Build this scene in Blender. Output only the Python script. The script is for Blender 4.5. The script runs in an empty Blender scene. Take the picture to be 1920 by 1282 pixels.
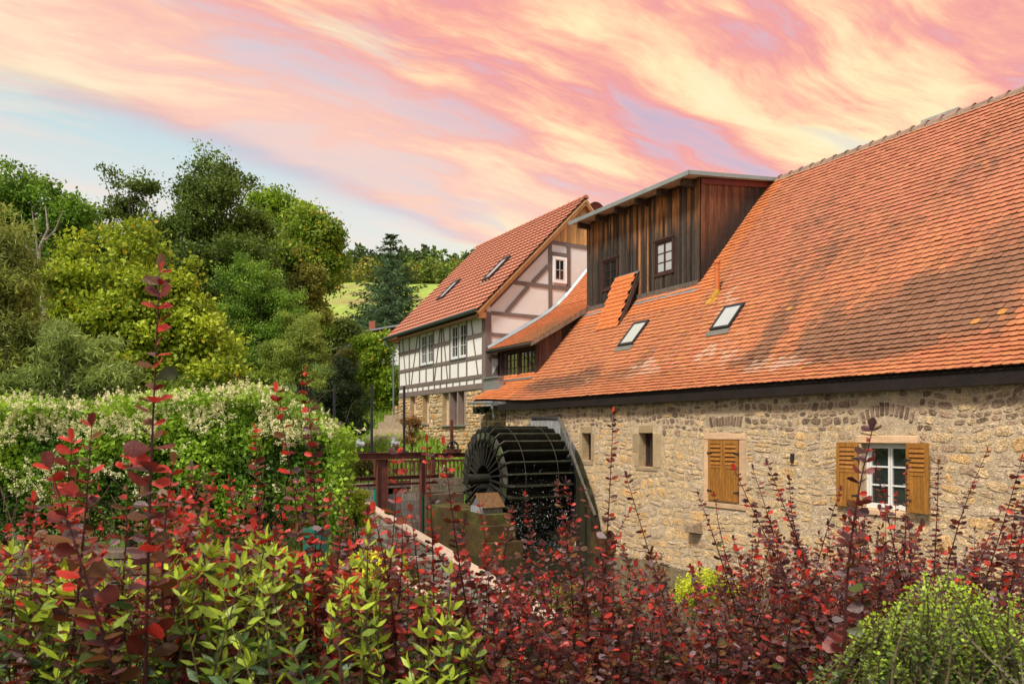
import bpy, math
import numpy as np
from math import radians, sin, cos, pi

sc = bpy.context.scene
COL = sc.collection
rng = np.random.default_rng(7)

# ------------------------------------------------------------------ camera
FPX = 1406.0                      # focal length in pixels of the 1920 px wide photograph
cam_d = bpy.data.cameras.new("camera")
cam = bpy.data.objects.new("camera", cam_d); COL.objects.link(cam)
cam.location = (0, 0, 0); cam.rotation_euler = (pi/2, 0, 0)
cam_d.sensor_width = 36; cam_d.lens = FPX/1920*36
cam_d.shift_y = (812-641)/1920
cam_d.clip_start = 0.05; cam_d.clip_end = 3000
cam_d.dof.use_dof = True; cam_d.dof.focus_distance = 17; cam_d.dof.aperture_fstop = 9
sc.camera = cam
sc.view_settings.view_transform = 'Standard'; sc.view_settings.look = 'None'
sc.view_settings.gamma = 1; sc.view_settings.exposure = 0.12
sc.view_settings.use_curve_mapping = False
sc.render.engine = 'CYCLES'
sc.cycles.max_bounces = 6; sc.cycles.diffuse_bounces = 3; sc.cycles.glossy_bounces = 3
sc.cycles.transmission_bounces = 4; sc.cycles.transparent_max_bounces = 8
sc.cycles.use_denoising = True

# ------------------------------------------------------------------ sun and sky
SUN_EL, SUN_AZ = 52, 214          # degrees; azimuth clockwise from +Y (behind the camera, to the left)
sd = bpy.data.lights.new("sun", 'SUN'); sd.energy = 3.8; sd.angle = radians(11); sd.color = (1, .94, .82)
so = bpy.data.objects.new("sun", sd); COL.objects.link(so)
so.rotation_euler = (radians(90-SUN_EL), 0, radians(180-SUN_AZ))
so.location = (-20, -20, 30)

wd = bpy.data.worlds.new("World"); sc.world = wd; wd.use_nodes = True
nt = wd.node_tree; nt.nodes.clear()
N = lambda t, **k: _node(nt, t, **k)
def _node(tree, t, **k):
    n = tree.nodes.new(t)
    for a, b in k.items():
        if a.startswith('i_'): n.inputs[a[2:]].default_value = b
        else: setattr(n, a, b)
    return n
SKY_A, HC, SKY_GAIN = 60, -.93, 1.0     # streak direction, edge of the blue opening, brightness
def build_sky():
    L = nt.links.new
    def math_(op, a, b=None, c=None, clamp=False):
        n = N('ShaderNodeMath', operation=op, use_clamp=clamp)
        for i, x in enumerate((a, b, c)):
            if x is None: continue
            if isinstance(x, (int, float)): n.inputs[i].default_value = x
            else: L(x, n.inputs[i])
        return n.outputs[0]
    def ramp(fac, stops, interp='LINEAR'):
        r = N('ShaderNodeValToRGB'); r.color_ramp.interpolation = interp
        e = r.color_ramp.elements
        while len(e) > 1: e.remove(e[-1])
        e[0].position = stops[0][0]; e[0].color = (*stops[0][1], 1)
        for p, c in stops[1:]:
            x = e.new(p); x.color = (*c, 1)
        L(fac, r.inputs[0]); return r.outputs[0]
    def mix(f, a, b):
        m = N('ShaderNodeMix', data_type='RGBA')
        if isinstance(f, (int, float)): m.inputs[0].default_value = f
        else: L(f, m.inputs[0])
        for i, x in ((6, a), (7, b)):
            if isinstance(x, tuple): m.inputs[i].default_value = (*x, 1)
            else: L(x, m.inputs[i])
        return m.outputs[2]
    def smooth(x, a, b):
        n = N('ShaderNodeMapRange', interpolation_type='SMOOTHSTEP')
        f, t = 0.0, 1.0
        if a > b: a, b, f, t = b, a, 1.0, 0.0
        n.inputs[1].default_value = a; n.inputs[2].default_value = b; n.inputs[3].default_value = f; n.inputs[4].default_value = t
        L(x, n.inputs[0]); return n.outputs[0]
    tc = N('ShaderNodeTexCoord'); sep = N('ShaderNodeSeparateXYZ'); L(tc.outputs['Generated'], sep.inputs[0])
    X, Y, Z = sep.outputs
    zz = math_('MAXIMUM', Z, 0.0); den = math_('ADD', zz, 0.16)
    qx = math_('DIVIDE', X, den); qy = math_('DIVIDE', Y, den)
    ca, sa = cos(radians(SKY_A)), sin(radians(SKY_A))
    along = math_('ADD', math_('MULTIPLY', qx, sa), math_('MULTIPLY', qy, ca))
    cross = math_('SUBTRACT', math_('MULTIPLY', qx, ca), math_('MULTIPLY', qy, sa))
    d2 = math_('ADD', zz, .60); cb, sb = cos(radians(54)), sin(radians(54))
    crossh = math_('SUBTRACT', math_('MULTIPLY', math_('DIVIDE', X, d2), cb), math_('MULTIPLY', math_('DIVIDE', Y, d2), sb))
    alongh = math_('ADD', math_('MULTIPLY', math_('DIVIDE', X, d2), sb), math_('MULTIPLY', math_('DIVIDE', Y, d2), cb))
    cmb = N('ShaderNodeCombineXYZ'); L(along, cmb.inputs[0]); L(cross, cmb.inputs[1])
    wv = N('ShaderNodeTexNoise', i_Scale=1.0, i_Detail=3.0); L(cmb.outputs[0], wv.inputs['Vector'])
    cross2 = math_('ADD', cross, math_('MULTIPLY', math_('SUBTRACT', wv.outputs[0], .5), .40))
    def streak(sx, sy, detail, off, rough=.55, dist=0., src=None):
        c = N('ShaderNodeCombineXYZ'); L(math_('MULTIPLY', along, sx), c.inputs[0]); L(math_('MULTIPLY', src or cross2, sy), c.inputs[1]); c.inputs[2].default_value = off
        n = N('ShaderNodeTexNoise', i_Scale=1.0, i_Detail=detail, i_Roughness=rough, i_Distortion=dist); L(c.outputs[0], n.inputs['Vector'])
        return n.outputs[0]
    big = streak(.6, 1.9, 3, 4.4)
    mid = streak(1.3, 5.0, 6, 8.7, .6, .3)
    fine = streak(5.0, 15, 6, 1.3, .65, .5)
    f = math_('ADD', math_('MULTIPLY', big, .50), math_('ADD', math_('MULTIPLY', mid, .38), math_('MULTIPLY', fine, .12)))
    f = math_('ADD', f, math_('MULTIPLY', smooth(Z, .5, .25), .025))
    f = smooth(f, .385, .62)
    hi = ramp(f, [(0, (.58, .46, .58)), (.2, (.74, .46, .52)), (.38, (.88, .36, .34)), (.54, (.97, .46, .34)), (.70, (1., .64, .40)), (.86, (1., .82, .48)), (1, (1., .88, .56))])
    lo = ramp(f, [(0, (.64, .56, .62)), (.25, (.80, .58, .60)), (.45, (.93, .56, .48)), (.65, (.97, .67, .48)), (.85, (1., .84, .50)), (1, (1., .91, .58))])
    cl = mix(smooth(Z, .14, .38), lo, hi)
    # pale blue opening on the left
    hn = streak(1.0, 2.6, 5, 5.5)
    cs = math_('ADD', crossh, math_('MULTIPLY', math_('SUBTRACT', hn, .5), .12))
    hole = math_('MULTIPLY', smooth(cs, HC, HC-.07), smooth(alongh, 1.15, .5))
    blue = ramp(Z, [(0, (.80, .79, .70)), (.20, (.80, .79, .74)), (.28, (.74, .79, .76)), (.335, (.56, .74, .76)), (.5, (.42, .64, .72))])
    wisp = smooth(streak(1.0, 5, 5, 31.0, .6), .46, .64)
    blue = mix(math_('MULTIPLY', wisp, .5), blue, (.95, .76, .66))
    edge = math_('MULTIPLY', smooth(cs, HC+.22, HC+.02), smooth(cs, HC-.04, HC))
    cl = mix(math_('MULTIPLY', edge, .55), cl, (1., .77, .60))
    col = mix(math_('MULTIPLY', hole, .93), cl, blue)
    gap = smooth(streak(1.3, 4.0, 5, 21.0), .57, .68)
    col = mix(math_('MULTIPLY', gap, .42), col, (.60, .62, .72))
    low = smooth(Z, .22, .09)
    veil = mix(smooth(streak(1.0, 6, 5, 11.0), .42, .62), (.80, .79, .68), (1., .92, .60))
    col = mix(math_('MULTIPLY', low, .72), col, veil)
    # unseen clouds behind the camera and overhead, greyed to neutralise and cut fill light
    back = smooth(Y, .25, -.45)
    bc = ramp(f, [(0, (.50, .53, .58)), (.5, (.68, .69, .70)), (1, (.88, .87, .84))])
    col = mix(math_('MULTIPLY', back, .85), col, bc)
    overhead = smooth(Z, .62, .9); col = mix(math_('MULTIPLY', overhead, .7), col, bc)
    below = smooth(Z, 0.0, -.08)
    col = mix(below, col, (.16, .15, .11))
    sky = N('ShaderNodeTexSky', sky_type='NISHITA'); sky.sun_disc = False
    sky.sun_elevation = radians(SUN_EL); sky.sun_rotation = radians(SUN_AZ)
    bg1 = N('ShaderNodeBackground'); L(sky.outputs[0], bg1.inputs[0]); bg1.inputs[1].default_value = .1
    bg2 = N('ShaderNodeBackground'); L(col, bg2.inputs[0]); bg2.inputs[1].default_value = SKY_GAIN
    mx = N('ShaderNodeMixShader'); mx.inputs[0].default_value = .93
    L(bg1.outputs[0], mx.inputs[1]); L(bg2.outputs[0], mx.inputs[2])
    out = N('ShaderNodeOutputWorld'); L(mx.outputs[0], out.inputs[0])
build_sky()
wd.cycles.sampling_method = 'MANUAL'; wd.cycles.sample_map_resolution = 512

# ------------------------------------------------------------------ helpers
C30, S30 = cos(pi/6), .5
def Bw(s, t, z):                  # building frame (s along the walls going away, t into the buildings) -> world
    return np.stack(np.broadcast_arrays(-S30*np.asarray(s, float)+C30*np.asarray(t, float), C30*np.asarray(s, float)+S30*np.asarray(t, float), np.asarray(z, float)), -1)
def B3(P): P = np.asarray(P, float); return Bw(P[..., 0], P[..., 1], P[..., 2])
def at(u, v, Y):                  # a point of the place seen in direction (u, v) at depth Y
    return np.array([(u-960)/FPX*Y, Y, (812-v)/FPX*Y])
def sstep(x, a, b):
    k = np.clip((np.asarray(x, float)-a)/(b-a), 0, 1); return k*k*(3-2*k)

def hash2(ix, iy, seed=0):
    h = np.sin(ix*127.1+iy*311.7+seed*74.7)*43758.5453
    return h-np.floor(h)
def vnoise(x, y, seed=0):
    x = np.asarray(x, float); y = np.asarray(y, float)
    ix, iy = np.floor(x), np.floor(y); fx, fy = x-ix, y-iy
    fx = fx*fx*(3-2*fx); fy = fy*fy*(3-2*fy)
    a = hash2(ix, iy, seed); b = hash2(ix+1, iy, seed); c = hash2(ix, iy+1, seed); d = hash2(ix+1, iy+1, seed)
    return (a*(1-fx)+b*fx)*(1-fy)+(c*(1-fx)+d*fx)*fy
def fbm(x, y, seed=0, o=4):
    r = 0; a = .5
    for i in range(o): r = r+a*vnoise(np.asarray(x)*2**i, np.asarray(y)*2**i, seed+i); a *= .5
    return r/(1-.5**o)

MATS = {}
def M(name, base=(1, 1, 1), rough=.75, var=.25, vscale=4., bump=.3, bscale=30., transl=0., metal=0., spec=.35, pits=0., grain=None, coat=0., var2=0.):
    m = bpy.data.materials.new(name); m.use_nodes = True; t = m.node_tree; t.nodes.clear(); L = t.links.new
    n = lambda ty, **k: _node(t, ty, **k)
    out = n('ShaderNodeOutputMaterial'); p = n('ShaderNodeBsdfPrincipled')
    p.inputs['Roughness'].default_value = rough; p.inputs['Metallic'].default_value = metal
    p.inputs['Specular IOR Level'].default_value = spec; p.inputs['Coat Weight'].default_value = coat
    a = n('ShaderNodeAttribute', attribute_name='col')
    geo = n('ShaderNodeNewGeometry'); vec = geo.outputs['Position']
    if grain:
        mp = n('ShaderNodeMapping'); mp.inputs['Scale'].default_value = grain; L(vec, mp.inputs[0]); vec = mp.outputs[0]
    def mul(c1, c2):
        mx = n('ShaderNodeMix', data_type='RGBA', blend_type='MULTIPLY'); mx.inputs[0].default_value = 1
        for i, x in ((6, c1), (7, c2)):
            if isinstance(x, tuple): mx.inputs[i].default_value = (*x, 1)
            else: L(x, mx.inputs[i])
        return mx.outputs[2]
    def noisefac(scale, amt, detail=6):
        nz = n('ShaderNodeTexNoise', i_Scale=scale, i_Detail=detail, i_Roughness=.62); L(vec, nz.inputs['Vector'])
        mr = n('ShaderNodeMapRange'); mr.inputs[1].default_value = .3; mr.inputs[2].default_value = .7
        mr.inputs[3].default_value = 1-amt; mr.inputs[4].default_value = 1+amt; L(nz.outputs[0], mr.inputs[0])
        return nz, mr.outputs[0]
    col = mul(a.outputs['Color'], base)
    nz, fac = noisefac(vscale, var); 
    cc = n('ShaderNodeCombineColor'); [L(fac, cc.inputs[i]) for i in range(3)]
    col = mul(col, cc.outputs[0])
    if var2:
        _, fac2 = noisefac(bscale*.8, var2, 3); c2 = n('ShaderNodeCombineColor'); [L(fac2, c2.inputs[i]) for i in range(3)]
        col = mul(col, c2.outputs[0])
    hgt = n('ShaderNodeTexNoise', i_Scale=bscale, i_Detail=4.0); L(vec, hgt.inputs['Vector']); h = hgt.outputs[0]
    if pits:
        pn = n('ShaderNodeTexNoise', i_Scale=bscale*1.1, i_Detail=3.0, i_Roughness=.7); L(vec, pn.inputs['Vector'])
        mr = n('ShaderNodeMapRange'); mr.inputs[1].default_value = .40; mr.inputs[2].default_value = .46; mr.inputs[3].default_value = 1-pits; mr.inputs[4].default_value = 1
        L(pn.outputs[0], mr.inputs[0]); c3 = n('ShaderNodeCombineColor'); [L(mr.outputs[0], c3.inputs[i]) for i in range(3)]
        col = mul(col, c3.outputs[0])
        ad = n('ShaderNodeMath', operation='ADD'); L(h, ad.inputs[0]); L(mr.outputs[0], ad.inputs[1]); h = ad.outputs[0]
    L(col, p.inputs['Base Color'])
    if bump:
        b = n('ShaderNodeBump'); b.inputs['Strength'].default_value = bump; b.inputs['Distance'].default_value = .02
        L(h, b.inputs['Height']); L(b.outputs[0], p.inputs['Normal'])
    if transl:
        tr = n('ShaderNodeBsdfTranslucent'); L(col, tr.inputs['Color'])
        ms = n('ShaderNodeMixShader'); ms.inputs[0].default_value = transl
        L(p.outputs[0], ms.inputs[1]); L(tr.outputs[0], ms.inputs[2]); L(ms.outputs[0], out.inputs[0])
    else: L(p.outputs[0], out.inputs[0])
    MATS[name] = m; return m

M('roof_tile', rough=.62, var=.14, vscale=9, bump=.25, bscale=60, var2=.10)
M('pan_tile', rough=.6, var=.08, vscale=5, bump=.1, bscale=60)
M('under_roof', (.03, .02, .015), .9)
M('old_wood', rough=.8, var=.4, vscale=3, bump=.6, bscale=18, grain=(5, 5, .5), var2=.35)
M('new_wood', rough=.6, var=.25, vscale=3, bump=.3, bscale=14, grain=(5, 5, .5), var2=.2)
M('shutter_wood', (.36, .155, .03), .5, .32, 3, .35, 20, grain=(6, 6, .6), var2=.35)
M('dark_wood', (.016, .010, .008), .7, .4, 3, .3, 20)
M('beam_paint', (.20, .155, .14), .7, .12, 4, .2, 40)
M('plaster', rough=.9, var=.05, vscale=1.3, bump=.15, bscale=60)
M('stone', (.97, .93, .90), rough=.92, var=.26, vscale=9, bump=1., bscale=34, pits=.38, var2=.25)
M('stone_yellow', rough=.92, var=.22, vscale=6, bump=.8, bscale=28, var2=.25)
M('mortar', (.57, .44, .29), .95, .25, 4, 1., 38, pits=.2, var2=.22)
M('mortar_light', (.40, .30, .17), .95, .25, 3, .8, 45, var2=.15)
M('cut_stone', rough=.85, var=.18, vscale=3, bump=.3, bscale=40, grain=(1, 1, 3), var2=.12)
M('zinc', (.36, .39, .41), .45, .12, 3, .1, 20, metal=.6)
M('dark_metal', (.035, .037, .04), .5, .2, 6, .1, 30, metal=.3)
M('rust_steel', (.135, .042, .030), .6, .3, 5, .25, 40)
M('wheel_wood', rough=.6, var=.5, vscale=6, bump=.6, bscale=30, spec=.4, var2=.4)
M('moss_stone', rough=.8, var=.4, vscale=5, bump=.8, bscale=30, var2=.3)
M('concrete', (.42, .38, .33), rough=.9, var=.25, vscale=3, bump=.5, bscale=35, var2=.15)
M('white_paint', (.75, .75, .72), .5, .05, 3, .05, 30)
M('window_brown', (.06, .028, .022), .5, .2, 5, .1, 30)
M('green_metal', (.02, .25, .17), .4, .1, 3, .05, 20)
M('bark', rough=.9, var=.35, vscale=9, bump=.8, bscale=30)
M('leaf', (2.15, 2.1, 1.35), .5, .12, 1.2, 0, transl=.38, spec=.35)
M('leaf_near', (1.35, 1.35, 1.35), .42, .16, 40, .15, 160, transl=.30, spec=.5)
M('leaf_far', (2.3, 2.5, 2.2), .7, .2, .25, 0, transl=.3, spec=.2)
M('flower', rough=.7, var=.05, vscale=3, bump=0, transl=.35)
M('ground', rough=.95, var=.3, vscale=.8, bump=.6, bscale=9, var2=.3)
M('redstem', rough=.5, var=.2, vscale=20, bump=.1, bscale=80)
M('glass', (.02, .024, .026), .04, .1, .5, 0, spec=.9, coat=.6)
M('glass_sky', (.42, .45, .47), .12, .08, 1, 0, spec=.9, coat=.8)
M('curtain', (.55, .55, .50), .9, .1, 3, .2, 20)
M('water', (.022, .026, .014), .08, .3, 2, .25, 7, spec=.6)
M('drop', (.8, .85, .88), .1, 0, 1, 0, spec=.9)
M('red_metal', (.16, .03, .02), .6, .15, 5, .1, 20)

def mk(name, V, F, mat, parent=None, col=(1, 1, 1), smooth=False, kind=None, label=None):
    """one mesh object, V in world coordinates; F an (m,k) array or list of arrays / lists of polygons"""
    V = np.asarray(V, float).reshape(-1, 3)
    org = ORG.get(parent.name, np.zeros(3)) if parent is not None else np.zeros(3)
    me = bpy.data.meshes.new(name)
    fs = F if isinstance(F, (list, tuple)) else [F]
    arrs = []
    if len(fs) and not isinstance(fs[0], np.ndarray):       # list of python polygons
        li = np.fromiter((i for f in fs for i in f), dtype=np.int32); tot = np.fromiter((len(f) for f in fs), dtype=np.int32)
    else:
        fs = [a for a in fs if len(a)]
        li = np.concatenate([a.ravel() for a in fs]).astype(np.int32)
        tot = np.concatenate([np.full(len(a), a.shape[1]) for a in fs]).astype(np.int32)
    me.vertices.add(len(V)); me.vertices.foreach_set('co', (V-org).astype(np.float32).ravel())
    me.loops.add(len(li)); me.loops.foreach_set('vertex_index', li)
    me.polygons.add(len(tot)); st = np.zeros(len(tot), np.int32); st[1:] = np.cumsum(tot)[:-1]
    me.polygons.foreach_set('loop_start', st); me.polygons.foreach_set('loop_total', tot)
    me.polygons.foreach_set('use_smooth', np.full(len(tot), bool(smooth)))
    at_ = me.attributes.new('col', 'FLOAT_COLOR', 'POINT')
    c = np.ones((len(V), 4), np.float32); c[:, :3] = np.asarray(col, float)
    at_.data.foreach_set('color', c.ravel())
    me.update(calc_edges=True)
    me.materials.append(MATS[mat])
    o = bpy.data.objects.new(name, me); COL.objects.link(o)
    if parent is not None: o.parent = parent; ORG[o.name] = org
    if kind: o['kind'] = kind
    if label: o['label'] = label
    return o
ORG = {}
def thing(name, label, cat, loc, group=None):
    o = bpy.data.objects.new(name, None); COL.objects.link(o); o.location = loc; o.empty_display_size = .2
    o['label'] = label; o['category'] = cat
    if group: o['group'] = group
    ORG[o.name] = np.array(loc, float); return o
def tag(o, label, cat, group=None):
    o['label'] = label; o['category'] = cat
    if group: o['group'] = group
    return o

class MB:
    """collects polygons (python lists) in some frame; build() links them as ONE mesh"""
    def __init__(s, frame='b'): s.V = []; s.F = []; s.C = []; s.n = 0; s.frame = frame
    def add(s, V, F, col=(1, 1, 1)):
        V = np.asarray(V, float).reshape(-1, 3); s.V.append(V); s.F += [[i+s.n for i in f] for f in F]
        c = np.empty((len(V), 3)); c[:] = col; s.C.append(c); s.n += len(V); return s
    def box(s, a0, a1, b0, b1, z0, z1, col=(1, 1, 1)):
        V = [(a, b, z) for z in (z0, z1) for b in (b0, b1) for a in (a0, a1)]
        return s.add(V, [(0, 2, 3, 1), (4, 5, 7, 6), (0, 1, 5, 4), (2, 6, 7, 3), (0, 4, 6, 2), (1, 3, 7, 5)], col)
    def bar(s, p, q, w, d, n, col=(1, 1, 1)):
        """square bar from p to q, width w across, depth d along direction n"""
        p, q, n = (np.asarray(x, float) for x in (p, q, n)); ax = q-p; ax = ax/np.linalg.norm(ax)
        n = n-ax*np.dot(n, ax); n = n/np.linalg.norm(n); sd_ = np.cross(ax, n)
        V = [e+sd_*w/2*i+n*d*j for e in (p, q) for i, j in ((-1, 0), (1, 0), (1, 1), (-1, 1))]
        return s.add(V, [(0, 1, 2, 3), (4, 7, 6, 5), (0, 4, 5, 1), (1, 5, 6, 2), (2, 6, 7, 3), (3, 7, 4, 0)], col)
    def tube(s, pts, rad, k=8, col=(1, 1, 1), caps=True):
        V, F = tube_np(pts, rad, k, caps); return s.add(V, F, col)
    def cyl(s, p, q, r, k=14, col=(1, 1, 1)): return s.tube([p, q], [r, r], k, col)
    def build(s, name, mat, parent=None, **kw):
        V = np.concatenate(s.V); C = np.concatenate(s.C)
        if s.frame == 'b': V = B3(V); s.F = [f[::-1] for f in s.F]
        return mk(name, V, s.F, mat, parent, col=C, **kw)
def tube_np(pts, rad, k=6, caps=True):
    pts = np.asarray(pts, float); n = len(pts); rad = np.broadcast_to(rad, n)
    T = np.gradient(pts, axis=0); T /= np.linalg.norm(T, axis=1)[:, None]+1e-9
    ref = np.array([0, 0, 1.]) if abs(T[0, 2]) < .9 else np.array([1., 0, 0])
    A = np.cross(T, ref); A /= np.linalg.norm(A, axis=1)[:, None]+1e-9; Bn = np.cross(T, A)
    th = np.arange(k)/k*2*pi
    V = pts[:, None]+rad[:, None, None]*(np.cos(th)[None, :, None]*A[:, None]+np.sin(th)[None, :, None]*Bn[:, None])
    F = [(i*k+j, i*k+(j+1) % k, (i+1)*k+(j+1) % k, (i+1)*k+j) for i in range(n-1) for j in range(k)]
    if caps: F += [tuple(range(k))[::-1], tuple((n-1)*k+j for j in range(k))]
    return V.reshape(-1, 3), F
def tubes_np(paths, radii, k=4):
    """many open tubes at once -> V, quads"""
    Vs, Fs, n = [], [], 0
    for p, r in zip(paths, radii):
        p = np.asarray(p, float); m = len(p); r = np.broadcast_to(r, m)
        T = np.gradient(p, axis=0); T /= np.linalg.norm(T, axis=1)[:, None]+1e-9
        ref = np.array([.3, .9, .1]); A = np.cross(T, ref); A /= np.linalg.norm(A, axis=1)[:, None]+1e-9; Bn = np.cross(T, A)
        th = np.arange(k)/k*2*pi
        V = p[:, None]+r[:, None, None]*(np.cos(th)[None, :, None]*A[:, None]+np.sin(th)[None, :, None]*Bn[:, None])
        i, j = np.meshgrid(np.arange(m-1), np.arange(k), indexing='ij'); i = i.ravel(); j = j.ravel(); j2 = (j+1) % k
        Fs.append(np.stack([i*k+j, i*k+j2, (i+1)*k+j2, (i+1)*k+j], 1)+n); Vs.append(V.reshape(-1, 3)); n += m*k
    return np.concatenate(Vs), np.concatenate(Fs)
def unit(v): return v/(np.linalg.norm(v, axis=-1, keepdims=True)+1e-9)
def inst(tv, tf, P, X, Y, Z, scale=None):
    """copies of a template: tv local verts, at P with axes X, Y, Z -> V, list of face arrays"""
    tv = np.asarray(tv, float); n = len(P); k = len(tv)
    if scale is None: scale = np.ones(n)
    scale = np.asarray(scale, float)
    if scale.ndim == 1: scale = np.stack([scale]*3, 1)
    V = P[:, None]+tv[None, :, 0, None]*scale[:, None, 0, None]*X[:, None]+tv[None, :, 1, None]*scale[:, None, 1, None]*Y[:, None]+tv[None, :, 2, None]*scale[:, None, 2, None]*Z[:, None]
    by = {}
    for f in tf: by.setdefault(len(f), []).append(f)
    Fs = [(np.asarray(v)[None]+(np.arange(n)*k)[:, None, None]).reshape(-1, kk) for kk, v in by.items()]
    return V.reshape(-1, 3), Fs
def inst_b(tv, tf, P, X, Y, Z, scale=None):
    V, F = inst(tv, tf, P, X, Y, Z, scale); return B3(V), [f[:, ::-1] for f in F]
def split_parts(V, Fs, k, C, n, idx, name, mat, parent, rest_name, smooth=False):
    """first the pieces idx (of n, k verts each) as objects, all others as one part of kind stuff"""
    V = V.reshape(n, k, 3); C = C.reshape(n, k, 3)
    f0 = [F.reshape(n, -1, F.shape[1])[0] for F in Fs]       # template faces (piece 0 starts at 0)
    faces = [tuple(int(x) for x in f) for a in f0 for f in a]
    for i in idx: mk(name, V[i], faces, mat, parent, col=C[i], smooth=smooth)
    rest = np.setdiff1d(np.arange(n), idx)
    if len(rest):
        m = len(rest); Fr = [(a[None]+(np.arange(m)*k)[:, None, None]).reshape(-1, a.shape[1]) for a in f0]
        mk(rest_name, V[rest].reshape(-1, 3), Fr, mat, parent, col=C[rest].reshape(-1, 3), smooth=smooth, kind='stuff')

# ------------------------------------------------------------------ ground, water
FL0, FL1 = np.array([-4.45, 22.3]), np.array([0.55, 7.9])      # line of the channel's right-hand wall (world x, y)
def stream_side(x, y):           # > 0 on the mill side of the channel wall (metres from it)
    d = FL1-FL0; nrm = np.array([-d[1], d[0]])/np.linalg.norm(d)
    r = (x-FL0[0])*nrm[0]+(y-FL0[1])*nrm[1]; return r
def gz(x, y):
    x = np.asarray(x, float); y = np.asarray(y, float)
    base = np.interp(y, [-600, 4, 6.5, 10, 20, 25, 30, 38, 50, 60, 80, 110, 150, 200, 320, 600], [-1.9, -1.95, -2.5, -2.75, -2.7, -1.9, -.9, 1.0, 4.2, 7.2, 11.8, 19.4, 29.8, 36, 42, 42])
    base = base+(fbm(x*.05, y*.05, 3)-.5)*np.clip((y-35)/20, 0, 1)*1.8
    base = base+(fbm(x*.8, y*.8, 9)-.5)*.12
    ss = stream_side(x, y)
    pit = sstep(ss, 0.12, .35)*sstep(y, 6.9, 8.2)*sstep(25.5, y, y+.01)
    pit = sstep(ss, .12, .35)*sstep(y, 6.6, 8.4)*(1-sstep(y, 23, 24.5))*(1-sstep(x, 9.5, 11))
    return base*(1-pit)+pit*(-3.75)
def build_ground():
    g = np.sinh(np.linspace(-5.2, 5.2, 190))/np.sinh(5.2)
    xs = g*650-2; ys = np.sinh(np.linspace(-4.2, 5.6, 230)); ys = np.where(ys > 0, ys/ys[-1]*700, ys/abs(ys[0])*300)+6
    X, Y = np.meshgrid(xs, ys); Z = gz(X, Y)
    V = np.stack([X, Y, Z], -1).reshape(-1, 3); nx = len(xs); i, j = np.meshgrid(np.arange(len(ys)-1), np.arange(nx-1), indexing='ij')
    a = (i*nx+j).ravel(); F = np.stack([a, a+1, a+nx+1, a+nx], 1)
    y, x = V[:, 1], V[:, 0]
    mead = sstep(y, 55, 70)
    n1 = fbm(x*.06, y*.09, 5)
    near = np.array([.055, .05, .028]); lawn = np.array([.07, .13, .02]); meadow = np.array([.27, .36, .06])
    c = near[None]*(1-sstep(y, 6, 9))[:, None]+lawn[None]*sstep(y, 6, 9)[:, None]
    c = c*(1-mead[:, None])+(meadow[None]*(0.78+.5*n1[:, None]))*mead[:, None]
    dry = sstep(n1, .58, .72)*mead; c = c*(1-dry[:, None])+np.array([.30, .24, .09])*dry[:, None]
    pitc = (V[:, 2] < -3.2)[:, None]; c = np.where(pitc, [[.05, .05, .025]], c)
    o = mk('ground', V, F, 'ground', col=c, smooth=True, kind='structure')
    w = MB('w'); w.add([(-5, 7, -3.32), (12, 7, -3.32), (12, 26, -3.32), (-5, 26, -3.32)], [(0, 1, 2, 3)])
    w.build('water', 'water', kind='structure')
build_ground()

# ------------------------------------------------------------------ the mill: roof surface
L1 = lambda t: 1.034+.62*(t-12.5)
L2 = lambda t: 1.15*t-13.85
def roof_z(t): 
    a, b = L1(t), L2(t); k = .09
    return k*np.logaddexp(a/k, b/k)-k*.0
def eave_lift(s, t): return .16*sstep(s, 20.3, 24.4)*(1-sstep(t, 12.6, 14.2))
tt = np.linspace(12.5, 19.0, 400); zt = roof_z(tt)
ll = np.concatenate([[0], np.cumsum(np.hypot(np.diff(tt), np.diff(zt)))])
def on_roof(l):
    t = np.interp(l, ll, tt); z = np.interp(l, ll, zt); e = .02
    t2 = np.interp(l+e, ll, tt); z2 = np.interp(l+e, ll, zt); t1 = np.interp(l-e, ll, tt); z1 = np.interp(l-e, ll, zt)
    d = np.stack([np.zeros_like(t), t2-t1, z2-z1], -1); return t, z, unit(d)

mill = thing('mill_building', 'long stone mill with a steep orange plain-tile roof and wooden dormer, beside the water wheel', 'building', tuple(Bw(14, 12.8, -3.6)))

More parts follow.
